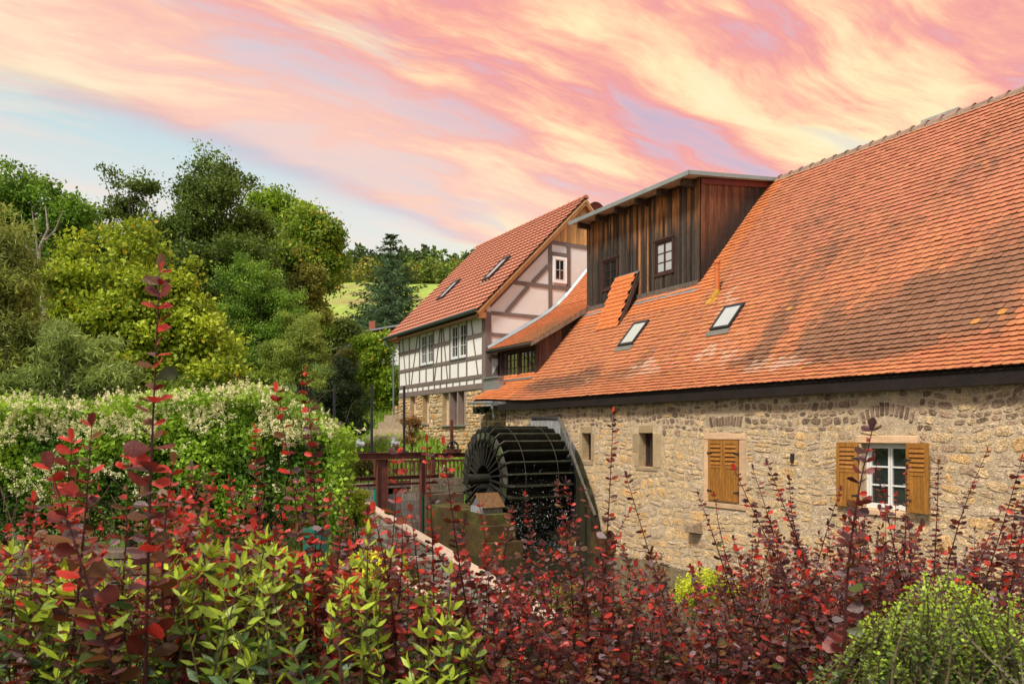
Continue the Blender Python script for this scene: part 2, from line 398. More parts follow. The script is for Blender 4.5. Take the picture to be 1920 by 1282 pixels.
TILE_T = []
def tile_template():
    w, L = .5, 1.0
    top = [(-w, L, 0), (w, L, 0)]
    arc = [(w, .085, .0), (w*.72, .028, 0), (w*.27, 0, 0), (-w*.27, 0, 0), (-w*.72, .028, 0), (-w, .085, 0)]
    V = [(-w, L, 0), (w, L, 0)]+[(x, y, 1.) for x, y, _ in arc]+[(x, y+.10, -.1) for x, y, _ in arc]
    F = [tuple([0, 1]+list(range(2, 8)))[::-1]]+[(2+i, 3+i, 9+i, 8+i) for i in range(5)]+[(1, 2, 8), (0, 13, 7)]
    return V, F
def main_roof():
    W_, E_ = .148, .163
    rows = int(ll[-1]/E_)
    P, Yd, Ln, RJ = [], [], [], []
    for r in range(rows):
        l = r*E_
        s0 = 3.6+(W_/2 if r % 2 else 0); s = np.arange(s0, 24.75, W_)
        s = s+rng.normal(0, .0025, len(s))+.01*np.sin(r*1.7)
        l_ = l+rng.normal(0, .006, len(s))+.012*(fbm(s*.7, s*0+r*.35, 23)-.5)
        t, z, d = on_roof(np.maximum(l_, 0))
        z = z+eave_lift(s, t)
        keep = ~((t > 15.88) & (s > 16.48) & (s < 22.1)) & ~((t > 13.84) & (s > 22.2))
        keep &= s < 24.66
        P.append(np.stack([s, t, z], -1)[keep]); Yd.append(d[keep]); Ln.append(l_[keep]); RJ.append(np.full(keep.sum(), r))
    P, Yd, Ln, RJ = map(np.concatenate, (P, Yd, Ln, RJ)); n = len(P)
    X = np.tile([[1., 0, 0]], (n, 1)); Nn = np.stack([np.zeros(n), -Yd[:, 2], Yd[:, 1]], -1)
    tilt = rng.normal(0, .012, n); X[:, 2] += tilt; X = unit(X)
    # plate: lower end lifted over the tile below
    tv, tf = tile_template()
    sc_ = np.stack([np.full(n, W_*.965), np.full(n, E_*1.3), np.full(n, .034)+rng.normal(0, .004, n)], 1)
    P = P+Nn*.012
    V, Fs = inst_b(tv, tf, P, X, Yd, Nn, sc_)
    # colour of each tile: fired clay, old grey-brown algae, pale lichen, replaced new tiles
    s, t = P[:, 0], P[:, 1]
    clay = np.array([.50, .182, .080])
    k = rng.normal(1, .055, n)[:, None]
    c = clay*k; c[:, 1] *= rng.normal(1, .045, n)
    c = c*(1+.10*(fbm(s*.8, t*1.5, 2)-.5))[:, None]
    upper = sstep(t, 14.4, 17)*(1-sstep(s, 13, 18)); c = c*(1-upper[:, None]*[.02, .0, -.22])
    fresh = (s > 22.1) | ((s > 15.8) & (t > 15.2)); c[fresh] = np.array([.62, .20, .07])*k[fresh]
    st = fbm(s*1.1+.35*Ln, Ln*.45, 11)*.55+fbm(s*3.7+.5*Ln, Ln*1.1, 5)*.45
    def blob(s_, t_, rs, rt): return np.exp(-((s-s_)/rs)**2-((t-t_)/rt)**2)
    dirt = 1.25*blob(8.3, 13.9, 1.7, .85)+.9*blob(9.8, 13.4, 1.2, .5)+.85*blob(12.1, 13.9, .35, .9)+.7*blob(12.5, 13.35, .7, .3)+.55*blob(7.2, 15.0, 1.2, 1.0)+.6*blob(10.8, 14.0, .5, .7)
    dirt += 1.15*blob(20.4, 13.2, 2.0, .40)+.7*blob(18.9, 13.5, .8, .5)+.5*blob(14.9, 13.2, .8, .3)+.45*blob(17.2, 13.3, .7, .5)+.42*blob(13, 16.5, 1.4, 2)+.45*blob(9, 17.2, 1.2, 1.4)+.4*blob(11, 15.6, 1.6, 1.2)+.5*blob(16.5, 13.8, .5, .9)+.4*blob(15.4, 14.2, .35, 1.)+.14
    dirt *= 1-sstep(6.75+(t-13)*.25, s, s+.02) if False else 1
    newpatch = (s < 6.55+(t-12.6)*.18) & (t < 14.2)
    st2 = fbm(s*5+2.2*Ln, Ln*2.4, 19); dk = .78*sstep(dirt*(.1+1.0*st+1.15*st2)+rng.normal(0, .10, n), .40, 1.25); dk[newpatch] = 0; dk[s > 22.5+rng.normal(0, .1, n)] *= .4
    c = c*(1-dk[:, None])+(np.array([.165, .092, .058])*rng.normal(1, .12, n)[:, None])*dk[:, None]
    pale = .9*blob(13.6, 13.6, 1.1, .5)+.8*blob(16.4, 13.4, 1.4, .45)+.8*blob(11.2, 13.1, 1.2, .3)+.5*blob(18.6, 13.0, .8, .3)+.5*blob(14.6, 15.2, .8, .8)+.35
    spk = hash2(RJ, np.round(s/W_), 4)
    pl = (sstep(st*pale+spk*.34, .62, .9))*.55; pl[newpatch] *= .2
    c = c*(1-pl[:, None])+np.array([.62, .44, .33])*pl[:, None]
    oc = (hash2(RJ, np.round(s/W_), 8) > .996) & (t < 15); c[oc] = [.50, .23, .06]
    Ca = np.repeat(c[:, None], len(tv), 1); Ca[:, 8:] *= .22; Ca = Ca.reshape(-1, 3)          # lip faces painted dark as the shadow under each lap
    # which tiles show largest in the photograph
    wp = B3(P); sizepx = (S30*0+1)/(wp[:, 1]); u = wp[:, 0]/wp[:, 1]*FPX+960
    vis = (u < 1915) & (u > 880); score = np.where(vis, sizepx, 0); idx = np.argsort(-score)[:300]
    um = MB(); tq = np.concatenate([np.linspace(12.53, 14.4, 16), [16, 19]]); 
    for sA, sB, tm in ((3.3, 20.3, 99), (20.3, 22.2, 99), (22.2, 24.62, 13.86)):
        tz = tq[tq < tm] if tm < 90 else tq
        if tm < 90: tz = np.append(tz, tm)
        Vq = [(s_, t_, float(roof_z(t_))+float(eave_lift(s_, t_))-.05) for s_ in np.linspace(sA, sB, 6) for t_ in tz]; q_ = len(tz)
        um.add(Vq, [(i*q_+j, i*q_+j+1, (i+1)*q_+j+1, (i+1)*q_+j) for i in range(5) for j in range(q_-1)])
    roof = um.add([(3.3, 19, 7.95), (22.2, 19, 7.95), (22.2, 25.5, .9), (3.3, 25.5, .9)], [(0, 1, 2, 3)]).build('roof', 'under_roof', mill)
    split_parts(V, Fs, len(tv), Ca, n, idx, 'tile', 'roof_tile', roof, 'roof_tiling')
    # top course with cut tiles, ridge tiles bedded in mortar
    m = MB(); 
    for i, s_ in enumerate(np.arange(3.6, 16.3, .39)):
        a = np.linspace(-.1, pi+.1, 9); r0, r1 = .125, .105
        V0 = [(s_, 19+r0*cos(x), 7.93+r0*sin(x)) for x in a]+[(s_+.42, 19+r1*cos(x), 7.93+r1*sin(x)) for x in a]
        cc = np.array([.34, .20, .15])*rng.uniform(.7, 1.15)
        MB().add(V0, [(j, j+1, j+10, j+9) for j in range(8)], cc).add([(s_-.02, 19+(r0+.02)*cos(x), 7.93+(r0+.02)*sin(x)) for x in a]+[(s_+.03, 19+(r0+.02)*cos(x), 7.93+(r0+.02)*sin(x)) for x in a], [(j, j+1, j+10, j+9) for j in range(8)], cc*.8).build('ridge_tile', 'roof_tile', roof)
    ms = np.arange(3.4, 16.35, .12); V0 = []
    for x in ms:
        j = rng.normal(0, .008); V0 += [(x, 18.83+j, 7.84), (x, 18.87+j, 7.94+j), (x, 19.0, 8.0)]
    m.add(V0, [(3*i+a, 3*i+a+1, 3*i+a+4, 3*i+a+3) for i in range(len(ms)-1) for a in (0, 1)], (.55, .55, .6)).build('ridge_mortar', 'mortar', roof)
    return roof
roof = main_roof()

# eave: fascia, soffit, rafters ends
MB().box(3.3, 22.7, 12.56, 12.62, .775, 1.0).build('fascia_board', 'dark_wood', mill)  # dark board extended down to stand in for the eave shadow too
MB().box(3.3, 22.7, 12.623, 12.9, .785, .81).build('soffit_board', 'dark_wood', mill)
MB().box(22.7, 24.6, 12.56, 13.5, .93, .965).build('soffit_board', 'dark_wood', mill)

# ------------------------------------------------------------------ walls with openings and stones
def wall_sheet(name, s0, s1, z0, z1, t0, holes, depth, mat, parent, col=(1, 1, 1), reveal_col=None):
    ss = sorted({s0, s1, *[h[0] for h in holes], *[h[1] for h in holes]}); zs = sorted({z0, z1, *[h[2] for h in holes], *[h[3] for h in holes]})
    m = MB()
    for a, b in zip(ss[:-1], ss[1:]):
        for c, d in zip(zs[:-1], zs[1:]):
            if any(h[0]-1e-6 <= a and b <= h[1]+1e-6 and h[2]-1e-6 <= c and d <= h[3]+1e-6 for h in holes): continue
            na, nz_ = max(1, int((b-a)/.6)), max(1, int((d-c)/.6))
            A = np.linspace(a, b, na+1); D = np.linspace(c, d, nz_+1)
            V = [(x, t0, y) for x in A for y in D]
            m.add(V, [(i*(nz_+1)+j, i*(nz_+1)+j+1, (i+1)*(nz_+1)+j+1, (i+1)*(nz_+1)+j) for i in range(na) for j in range(nz_)], col)
    for a, b, c, d in holes:
        m.add([(a, t0, c), (b, t0, c), (b, t0, d), (a, t0, d), (a, t0+depth, c), (b, t0+depth, c), (b, t0+depth, d), (a, t0+depth, d)],
              [(0, 1, 5, 4), (1, 2, 6, 5), (2, 3, 7, 6), (3, 0, 4, 7)], reveal_col or col)
    return m.build(name, mat, parent)

def rubble(s0, s1, z0, z1, t0, avoid, colf, seed, hmin=.12, hmax=.24, wmin=.16, wmax=.5, gap=.028, proud=.02, warp=.07, rot=.05, small=None):
    """irregular stones set in courses; returns V, Fs, k, C, n, area, centre"""
    r = np.random.default_rng(seed); O, Cn = [], []
    z = z0; boxes = []
    while z < z1:
        h = r.uniform(hmin, hmax); s = s0-r.uniform(0, .3); tz = small is not None and z > small
        if tz: h = r.uniform(.10, .17)
        while s < s1:
            w = r.uniform(wmin, wmax)*(.7+.6*(h-hmin)/(hmax-hmin)) if not tz else r.uniform(.10, .28)
            if h > .17 and r.random() < .28:
                q = r.uniform(.38, .6); boxes += [(s, s+w, z, z+h*q), (s, s+w, z+h*q, z+h)]
            else: boxes.append((s, s+w, z, z+h))
            s += w
        z += h
    out = []
    for a, b, c, d in boxes:
        a, b = max(a, s0), min(b, s1); d = min(d, z1)
        if b-a < .07 or d-c < .05: continue
        def off(x, y): return (fbm(x*.9, y*.9, seed)-.5)*warp*4, (fbm(x*.7+9, y*1.1, seed+3)-.5)*warp*3.4
        mx, my = (a+b)/2, (c+d)/2; ox, oy = off(mx, my)
        ok = True
        for h in avoid:
            if mx+ox > h[0]-(b-a)/2 and mx+ox < h[1]+(b-a)/2 and my+oy > h[2]-(d-c)/2 and my+oy < h[3]+(d-c)/2:
                # trim instead of drop when it only overlaps partly
                if a+ox < h[0] and h[0]-(a+ox) > .1: b = h[0]-ox-.012
                elif b+ox > h[1] and (b+ox)-h[1] > .1: a = h[1]-ox+.012
                elif d+oy > h[3] and (d+oy)-h[3] > .07: c = h[3]-oy+.01
                elif c+oy < h[2] and h[2]-(c+oy) > .07: d = h[2]-oy-.01
                else: ok = False
        if ok and b-a > .06 and d-c > .045: out.append((a, b, c, d))
    k = 8*3+1; V = np.zeros((len(out), k, 3)); C = np.zeros((len(out), k, 3)); area = np.zeros(len(out)); cen = np.zeros((len(out), 2))
    for i, (a, b, c, d) in enumerate(out):
        g = gap*r.uniform(.4, 2.2)/2; w, h = (b-a)/2-g, (d-c)/2-g; w = max(w, .02); h = max(h, .015)
        mx, my = (a+b)/2, (c+d)/2; j = r.uniform(.55, .98, 4)
        pts = np.array([(-1, -j[0]*.7), (-j[0]*.75, -1), (j[1]*.75, -1), (1, -j[1]*.7), (1, j[2]*.7), (j[2]*.75, 1), (-j[3]*.75, 1), (-1, j[3]*.7)])
        pts = pts*(1+r.uniform(-.16, .10, (8, 1))); ra = r.normal(0, rot); pts = pts*[w, h]; pts = np.stack([pts[:, 0]*cos(ra)-pts[:, 1]*sin(ra), pts[:, 0]*sin(ra)+pts[:, 1]*cos(ra)], 1)+[mx, my]
        ox = (fbm(pts[:, 0]*.9, pts[:, 1]*.9, seed)-.5)*warp*4; oy = (fbm(pts[:, 0]*.7+9, pts[:, 1]*1.1, seed+3)-.5)*warp*3.4
        pts = pts+np.stack([ox, oy], 1)
        for hh in avoid:                                  # never over a frame or an opening
            ins = (pts[:, 0] > hh[0]) & (pts[:, 0] < hh[1]) & (pts[:, 1] > hh[2]) & (pts[:, 1] < hh[3])
            for q in np.where(ins)[0]:
                dd = [pts[q, 0]-hh[0], hh[1]-pts[q, 0], pts[q, 1]-hh[2], hh[3]-pts[q, 1]]; e = int(np.argmin(dd))
                if e == 0: pts[q, 0] = hh[0]-.004
                elif e == 1: pts[q, 0] = hh[1]+.004
                elif e == 2: pts[q, 1] = hh[2]-.004
                else: pts[q, 1] = hh[3]+.004
        pts[:, 0] = np.clip(pts[:, 0], s0, s1); pts[:, 1] = np.clip(pts[:, 1], z0, z1)
        m = pts.mean(0); p = proud*r.uniform(.25, 1.5)
        ring1 = np.column_stack([pts[:, 0], np.full(8, t0+.012), pts[:, 1]])
        q2 = m+(pts-m)*.93; ring2 = np.column_stack([q2[:, 0], t0-p*.6+r.normal(0, .002, 8), q2[:, 1]])
        q3 = m+(pts-m)*.66; ring3 = np.column_stack([q3[:, 0], t0-p+r.normal(0, .0035, 8), q3[:, 1]])
        V[i, :8], V[i, 8:16], V[i, 16:24], V[i, 24] = ring1, ring2, ring3, (m[0]+r.normal(0, .01), t0-p*1.08, m[1])
        C[i] = colf(m[0], m[1], r); C[i, 16:] *= r.uniform(.92, 1.08); area[i] = (b-a)*(d-c); cen[i] = m
    F4 = np.array([(o+j, o+(j+1) % 8, o+8+(j+1) % 8, o+8+j) for o in (0, 8) for j in range(8)]); F3 = np.array([(16+j, 16+(j+1) % 8, 24) for j in range(8)])
    n = len(out); Fs = [(f[None]+(np.arange(n)*k)[:, None, None]).reshape(-1, f.shape[1]) for f in (F4, F3)]
    return B3(V).reshape(-1, 3), Fs, k, C.reshape(-1, 3), n, area, cen
def stones(name_rest, args, parent, mat, top=300, umin=0, umax=1920, **kw):
    V, Fs, k, C, n, area, cen = rubble(*args, **kw)
    w = V.reshape(n, k, 3)[:, 24]; u = w[:, 0]/w[:, 1]*FPX+960
    sc_ = np.where((u > umin) & (u < umax), area/w[:, 1]**2, 0); idx = np.argsort(-sc_)[:top]
    split_parts(V, Fs, k, C, n, idx, 'stone', mat, parent, name_rest)

# openings of the mill wall: s0, s1, z0, z1
H1 = (17.61, 18.06, -.79, -.01); H2 = (14.91, 15.47, -.88, .0); H3 = (11.99, 12.92, -1.56, -.15); H4 = (8.03, 8.97, -1.40, -.19)
mill_wall = wall_sheet('wall', 3.4, 22.6, -4.0, 1.17, 12.8, [H1, H2, H3, H4], .38, 'mortar', mill, reveal_col=(1.0, .95, .85))
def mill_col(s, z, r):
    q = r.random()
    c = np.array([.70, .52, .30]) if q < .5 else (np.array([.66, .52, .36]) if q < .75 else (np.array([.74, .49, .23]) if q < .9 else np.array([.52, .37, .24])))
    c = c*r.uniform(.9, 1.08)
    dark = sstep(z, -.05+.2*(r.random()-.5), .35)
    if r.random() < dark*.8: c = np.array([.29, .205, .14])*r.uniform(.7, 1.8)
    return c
AV = [(17.45, 18.2, -.95, .2), (14.56, 15.72, -.98, .24), (11.8, 13.07, -1.72, .0), (7.86, 9.12, -1.55, -.04)]
AR = [(7.9, 9.0, .08, .62), (11.85, 13.0, .12, .5)]        # relieving arches of upright stones
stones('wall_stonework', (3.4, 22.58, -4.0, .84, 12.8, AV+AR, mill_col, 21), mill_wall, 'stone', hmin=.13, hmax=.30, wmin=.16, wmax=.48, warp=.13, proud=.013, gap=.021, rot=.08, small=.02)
def arch(sc0, zc, wd_, rise, n_, h):
    for i in range(n_):
        f = (i+.5)/n_; x = sc0+wd_*(f-.5); z = zc+rise*(1-(2*f-1)**2); lean = (f-.5)*.5
        hh = h*rng.uniform(.8, 1.1); w = wd_/n_*.36
        pts = [(x-w-lean*hh*.5, z), (x+w-lean*hh*.5, z+.01), (x+w*1.05+lean*hh*.5, z+hh), (x-w*1.05+lean*hh*.5, z+hh)]
        c = np.array([.20, .14, .10])*rng.uniform(.8, 2.0); p = rng.uniform(.012, .028)
        m = np.mean(pts, 0); V = [(a, 12.81, b) for a, b in pts]+[(m[0]+(a-m[0])*.86, 12.8-p, m[1]+(b-m[1])*.9) for a, b in pts]
        MB().add(V, [(0, 1, 5, 4), (1, 2, 6, 5), (2, 3, 7, 6), (3, 0, 4, 7), (4, 5, 6, 7)], c).build('arch_stone', 'stone', mill_wall)
arch(8.45, .16, 1.05, .17, 11, .24); arch(12.4, .14, 1.0, .04, 11, .22)
# dressed stone surrounds
def blocks(lst, parent, mat='cut_stone', base=(.47, .33, .19)):
    for (a, b, c, d, p) in lst:
        e = .012; m = MB()
        V = [(a, 12.82, c), (b, 12.82, c), (b, 12.82, d), (a, 12.82, d), (a+e*.3, 12.8-p+e, c+e*.3), (b-e*.3, 12.8-p+e, c+e*.3), (b-e*.3, 12.8-p+e, d-e*.3), (a+e*.3, 12.8-p+e, d-e*.3),
             (a+e, 12.8-p, c+e), (b-e, 12.8-p, c+e), (b-e, 12.8-p, d-e), (a+e, 12.8-p, d-e)]
        F = [(i, (i+1) % 4, 4+(i+1) % 4, 4+i) for i in range(4)]+[(4+i, 4+(i+1) % 4, 8+(i+1) % 4, 8+i) for i in range(4)]+[(8, 9, 10, 11)]
        m.add(V, F, np.array(base)*rng.uniform(.88, 1.12)).build('frame_stone', mat, parent)
blocks([(14.91, 15.47, .003, .22, .02), (14.60, 14.905, -.88, .0, .018), (15.475, 15.72, -.5, .0, .014), (15.475, 15.66, -.88, -.504, .02), (14.7, 15.6, -.98, -.885, .022),
        (17.55, 18.12, .0, .2, .018), (17.45, 17.605, -.79, -.003, .015), (18.065, 18.2, -.79, -.003, .015), (17.5, 18.15, -.93, -.795, .015)], mill_wall, base=(.40, .29, .165))
blocks([(11.8, 13.07, -.145, .0, .03), (11.8, 11.985, -1.6, -.15, .028), (12.925, 13.07, -1.6, -.15, .028), (11.8, 13.07, -1.72, -1.605, .035),
        (7.86, 9.06, -.185, -.045, .03), (7.9, 8.025, -1.4, -.19, .022), (8.975, 9.1, -1.4, -.19, .022), (7.9, 9.1, -1.52, -1.405, .04)], mill_wall, base=(.64, .42, .25))
MB().add([(13.12, 12.8, -2.38), (13.52, 12.8, -2.42), (13.55, 12.8, -2.16), (13.15, 12.8, -2.12), (13.18, 12.56, -2.34), (13.47, 12.54, -2.36), (13.5, 12.56, -2.2), (13.2, 12.58, -2.17)],
         [(0, 1, 5, 4), (1, 2, 6, 5), (2, 3, 7, 6), (3, 0, 4, 7), (4, 5, 6, 7)], (.36, .26, .17)).build('corbel_stone', 'stone', mill_wall)
MB().box(10.5, 10.56, 12.74, 12.81, -.6, -.42).build('iron_anchor', 'dark_metal', mill_wall)

def window(s0, s1, z0, z1, t0, frame_mat, parent, cols=2, rows=3, casements=2, fw=.05, mw=.022, glass='glass', dep=.05, curtain=False, label=None, sill=None, plane='T', outer=None):
    """window in the plane t=t0 (or s=t0 when plane='S', then s0,s1 are t values): frame, muntins and panes"""
    def bx(m, a0, a1, d0, d1, z0_, z1_, col=(1, 1, 1)):
        if plane == 'T': m.box(a0, a1, t0-d1, t0-d0, z0_, z1_, col)
        else: m.box(t0-d1, t0-d0, a0, a1, z0_, z1_, col)
    m = MB(); zb = z0
    bx(m, s0, s0+fw, 0, dep, z0, z1); bx(m, s1-fw, s1, 0, dep, z0, z1); bx(m, s0+fw, s1-fw, 0, dep, z1-fw, z1); bx(m, s0+fw, s1-fw, 0, dep, z0, z0+fw)
    w = m.build('window', frame_mat, parent)
    if label: w['label'] = label
    cw = (s1-s0-2*fw)/casements
    for c in range(casements):
        a, b = s0+fw+c*cw, s0+fw+(c+1)*cw; e = fw*.75; m = MB()
        a += .004; b -= .004
        bx(m, a, a+e, .008, dep-.012, z0+fw+.003, z1-fw-.003); bx(m, b-e, b, .008, dep-.012, z0+fw+.003, z1-fw-.003)
        bx(m, a+e, b-e, .008, dep-.012, z1-fw-.003-e, z1-fw-.003); bx(m, a+e, b-e, .008, dep-.012, z0+fw+.003, z0+fw+.003+e)
        gx0, gx1, gz0, gz1 = a+e, b-e, z0+fw+e+.003, z1-fw-e-.003
        for i in range(1, cols): x = gx0+(gx1-gx0)*i/cols; bx(m, x-mw/2, x+mw/2, .014, dep-.016, gz0, gz1)
        for i in range(1, rows): y = gz0+(gz1-gz0)*i/rows; bx(m, gx0, gx1, .015, dep-.017, y-mw/2, y+mw/2)
        m.build('casement', frame_mat, w)
        for i in range(cols):
            for j in range(rows):
                g = MB(); bx(g, gx0+(gx1-gx0)*i/cols, gx0+(gx1-gx0)*(i+1)/cols, .010, .0135, gz0+(gz1-gz0)*j/rows, gz0+(gz1-gz0)*(j+1)/rows)
                g.build('pane', glass, w)
    if sill:
        m = MB(); bx(m, s0-.03, s1+.03, 0, dep+.07, z0-.05, z0-.004); m.build('sill', sill, w)
    if curtain:
        m = MB(); bx(m, s0+fw, s1-fw, -.06, -.05, z0+fw, z1-fw); m.build('curtain', 'curtain', w)
    bk = MB(); bx(bk, s0, s1, -.09, -.08, z0, z1, (.3, .3, .3)); bk.build('window_back', 'dark_wood', w)
    return w
window(H1[0], H1[1], H1[2], H1[3], 13.1, 'window_brown', mill, 1, 1, 1, label='narrow dark cellar window')
window(H2[0], H2[1], H2[2], H2[3], 13.08, 'window_brown', mill, 1, 2, 2)
window(H4[0], H4[1], H4[2], H4[3], 13.02, 'white_paint', mill, 1, 3, 2, fw=.05, mw=.03, dep=.06, label='white window with open shutters')
window(H3[0], H3[1], H3[2], H3[3], 13.1, 'white_paint', mill, 1, 3, 2)

def shutter(sa, sb, z0, z1, t0, hinge_s, ang, label):
    """louvred shutter leaf between sa and sb, turned by ang about hinge_s"""
    def R(V):
        V = np.asarray(V, float).copy(); dx = V[:, 0]-hinge_s; dy = V[:, 1]-t0
        V[:, 0] = hinge_s+dx*cos(ang)-dy*sin(ang); V[:, 1] = t0+dx*sin(ang)+dy*cos(ang); return V
    def go(m, name, mat, par, **k): m.V = [R(v) for v in m.V]; return m.build(name, mat, par, **k)
    th = .035; st = .07; m = MB(); zm = z0+(z1-z0)*.56
    m.box(sa, sa+st, t0-th, t0, z0, z1).box(sb-st, sb, t0-th, t0, z0, z1)
    for a, b in ((z0, z0+.07), (zm-.035, zm+.035), (z1-.09, z1)): m.box(sa+st, sb-st, t0-th, t0, a, b)
    sh = go(m, 'shutter', 'shutter_wood', mill, label=label)
    n = 5
    for i in range(n):
        zc = zm+.035+(z1-.09-zm-.035)*(i+.5)/n; hh = .034
        mm = MB(); mm.add([(x, y, z) for x in (sa+st, sb-st) for (y, z) in ((t0-.048, zc-hh), (t0-.030, zc-hh-.006), (t0+.004, zc+hh), (t0-.014, zc+hh+.008))],
                          [(0, 1, 2, 3), (4, 7, 6, 5), (0, 4, 5, 1), (1, 5, 6, 2), (2, 6, 7, 3), (3, 7, 4, 0)], (.95, .9, .8)); go(mm, 'louvre', 'shutter_wood', sh)
    q = MB().box(sa+st, sb-st, t0-.006, t0-.002, zm, z1-.08, (.2, .2, .2)); go(q, 'backing', 'shutter_wood', sh)
    for i in range(4):
        a = sa+st+(sb-sa-2*st)*i/4; b = sa+st+(sb-sa-2*st)*(i+1)/4
        q = MB().box(a+.004, b-.004, t0-.026, t0-.008, z0+.07, zm-.035, (rng.uniform(.9, 1.05),)*3); go(q, 'plank', 'shutter_wood', sh)
    for z in (z0+.2, z1-.32):
        hs = hinge_s+(.0 if hinge_s <= sa+.01 else -.0); q = MB().box(min(hs, hs+(.12 if hs <= sa+.01 else -.12)), max(hs, hs+(.12 if hs <= sa+.01 else -.12)), t0-.045, t0-.036, z, z+.03).box(hs-.02, hs+.02, t0-.05, t0+.0, z-.01, z+.04)
        go(q, 'hinge', 'dark_metal', sh)
shutter(11.995, 12.452, -1.55, -.155, 12.79, 11.995, 0, 'right leaf of the closed shutter pair')
shutter(12.458, 12.915, -1.55, -.155, 12.79, 12.915, 0, 'left leaf of the closed shutter pair')
shutter(8.985, 9.43, -1.39, -.17, 12.74, 8.985, radians(-3), 'open shutter leaf left of the white window')
shutter(7.57, 8.015, -1.39, -.17, 12.72, 8.015, radians(9), 'open shutter leaf right of the white window')

# left return of the mill, dark corner, downpipe, flashing box
MB().box(22.6, 22.75, 12.85, 13.05, -4, .93).build('corner_post', 'dark_wood', mill)
ret = wall_sheet('return_wall', 22.6, 25.2, -3.6, .93, 13.15, [], .1, 'mortar', mill)
stones('return_stonework', (22.76, 25.15, -3.6, .9, 13.15, [], lambda s, z, r: np.array([.36, .26, .16])*r.uniform(.5, 1.2), 33, ), ret, 'stone', top=40, hmin=.18, hmax=.32)
MB().tube([(24.7, 12.44, 1.11), (22.85, 12.44, 1.06)], [.055, .055], 10).build('gutter', 'zinc', mill)
MB().tube([(22.95, 12.44, 1.02), (22.95, 12.46, .88), (23.1, 12.6, .70), (23.14, 12.62, .55)], .045, 10).build('downpipe', 'zinc', mill)
MB().box(23.75, 24.85, 13.12, 13.36, 1.55, 2.02).build('flashing_box', 'zinc', mill)
MB().box(23.7, 24.9, 13.05, 13.36, 2.02, 2.07).build('flashing_cap', 'zinc', mill)
fl = thing('floodlight', 'pair of black floodlights under the left end of the orange eave', 'lamp', tuple(Bw(24.2, 12.9, .7)))
for ds in (0, .55):
    MB().add([(24.05+ds, 12.75, .72), (24.4+ds, 12.75, .72), (24.4+ds, 12.7, .93), (24.05+ds, 12.7, .93), (24.12+ds, 12.95, .8), (24.33+ds, 12.95, .8), (24.33+ds, 12.95, .92), (24.12+ds, 12.95, .92)],
             [(0, 1, 2, 3), (4, 7, 6, 5), (0, 4, 5, 1), (1, 5, 6, 2), (2, 6, 7, 3), (3, 7, 4, 0)]).build('lamp_housing', 'dark_metal', fl)

# ------------------------------------------------------------------ wooden dormer
def board_wall(name_parent, a0, a1, zlo, zhi, plane, p0, wmin, wmax, colf, th=.022, mat='old_wood', skip=[], seed=3, name='plank'):
    """vertical boards, each an object; plane 'T' (t=p0) or 'S' (s=p0); zlo/zhi functions of position"""
    r = np.random.default_rng(seed); a = a0; i = 0
    while a < a1-.01:
        b = min(a1, a+r.uniform(wmin, wmax)); e = .004; k = (th*r.uniform(.6, 1.0)) if i % 2 else th*r.uniform(1.2, 1.9)
        xs = np.array([a+e*.5, b-e*.5]); zl = [zlo(x) for x in xs]; zh = [zhi(x) for x in xs]
        segs = [(zl, zh)]
        for (h0, h1, hz0, hz1) in skip:
            if a < h1-.02 and b > h0+.02: segs = [(zl, [hz0]*2), ([hz1]*2, zh)]
        for (l, h) in segs:
            if h[0]-l[0] < .02 and h[1]-l[1] < .02: continue
            nz_ = 7; V = []; Cc = []
            h = np.maximum(h, np.array(l)+.002)
            for q in range(nz_):
                f = q/(nz_-1)
                for jx, x in enumerate(xs):
                    z = l[jx]+(h[jx]-l[jx])*f
                    for d in (0, k): V.append((x, p0-d, z) if plane == 'T' else (p0-d, x, z)); Cc.append(colf((a+b)/2, z, i))
            F = []
            for q in range(nz_-1):
                o = q*4; F += [(o+1, o+3, o+7, o+5), (o, o+1, o+5, o+4), (o+3, o+2, o+6, o+7)]
            F += [(0, 2, 3, 1), ((nz_-1)*4, (nz_-1)*4+1, (nz_-1)*4+3, (nz_-1)*4+2)]
            m = MB(); m.V = [np.array(V)]; m.C = [np.array(Cc)]; m.F = [list(f) for f in F]; m.n = len(V)
            m.build(name, mat, name_parent)
        a = b; i += 1
DT = 15.9
def droof(t): return 7.50+(t-15.3)*.115
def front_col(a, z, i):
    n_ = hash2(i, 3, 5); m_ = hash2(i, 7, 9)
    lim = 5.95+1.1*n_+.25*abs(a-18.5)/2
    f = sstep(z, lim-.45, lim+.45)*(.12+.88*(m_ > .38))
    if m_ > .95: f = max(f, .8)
    f *= 1-.75*sstep(z, 7.05+.2*n_, 7.35)*(n_ > .3)  # most boards painted darker at the top, as eave shade
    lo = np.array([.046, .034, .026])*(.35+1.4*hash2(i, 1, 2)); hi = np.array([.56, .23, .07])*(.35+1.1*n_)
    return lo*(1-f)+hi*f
dormer = MB().add([(16.42, DT+.03, 4.38), (22.08, DT+.03, 4.38), (22.08, DT+.03, 7.5), (16.42, DT+.03, 7.5), (16.42, 19, 8.0), (22.08, 19, 8.0), (22.08, 19, 4.4)],
                  [(0, 1, 2, 3), (0, 3, 4), (1, 6, 5, 2)]).build('dormer', 'dark_wood', mill, label='weathered wooden dormer with mono-pitch roof')
WD2 = (17.5, 18.42, 4.95, 6.08); WD1 = (20.26, 21.16, 4.93, 6.03)
board_wall(dormer, 16.42, 22.1, lambda x: 4.5, lambda x: 7.52, 'T', DT, .06, .135, front_col, skip=[WD1, WD2], seed=5)
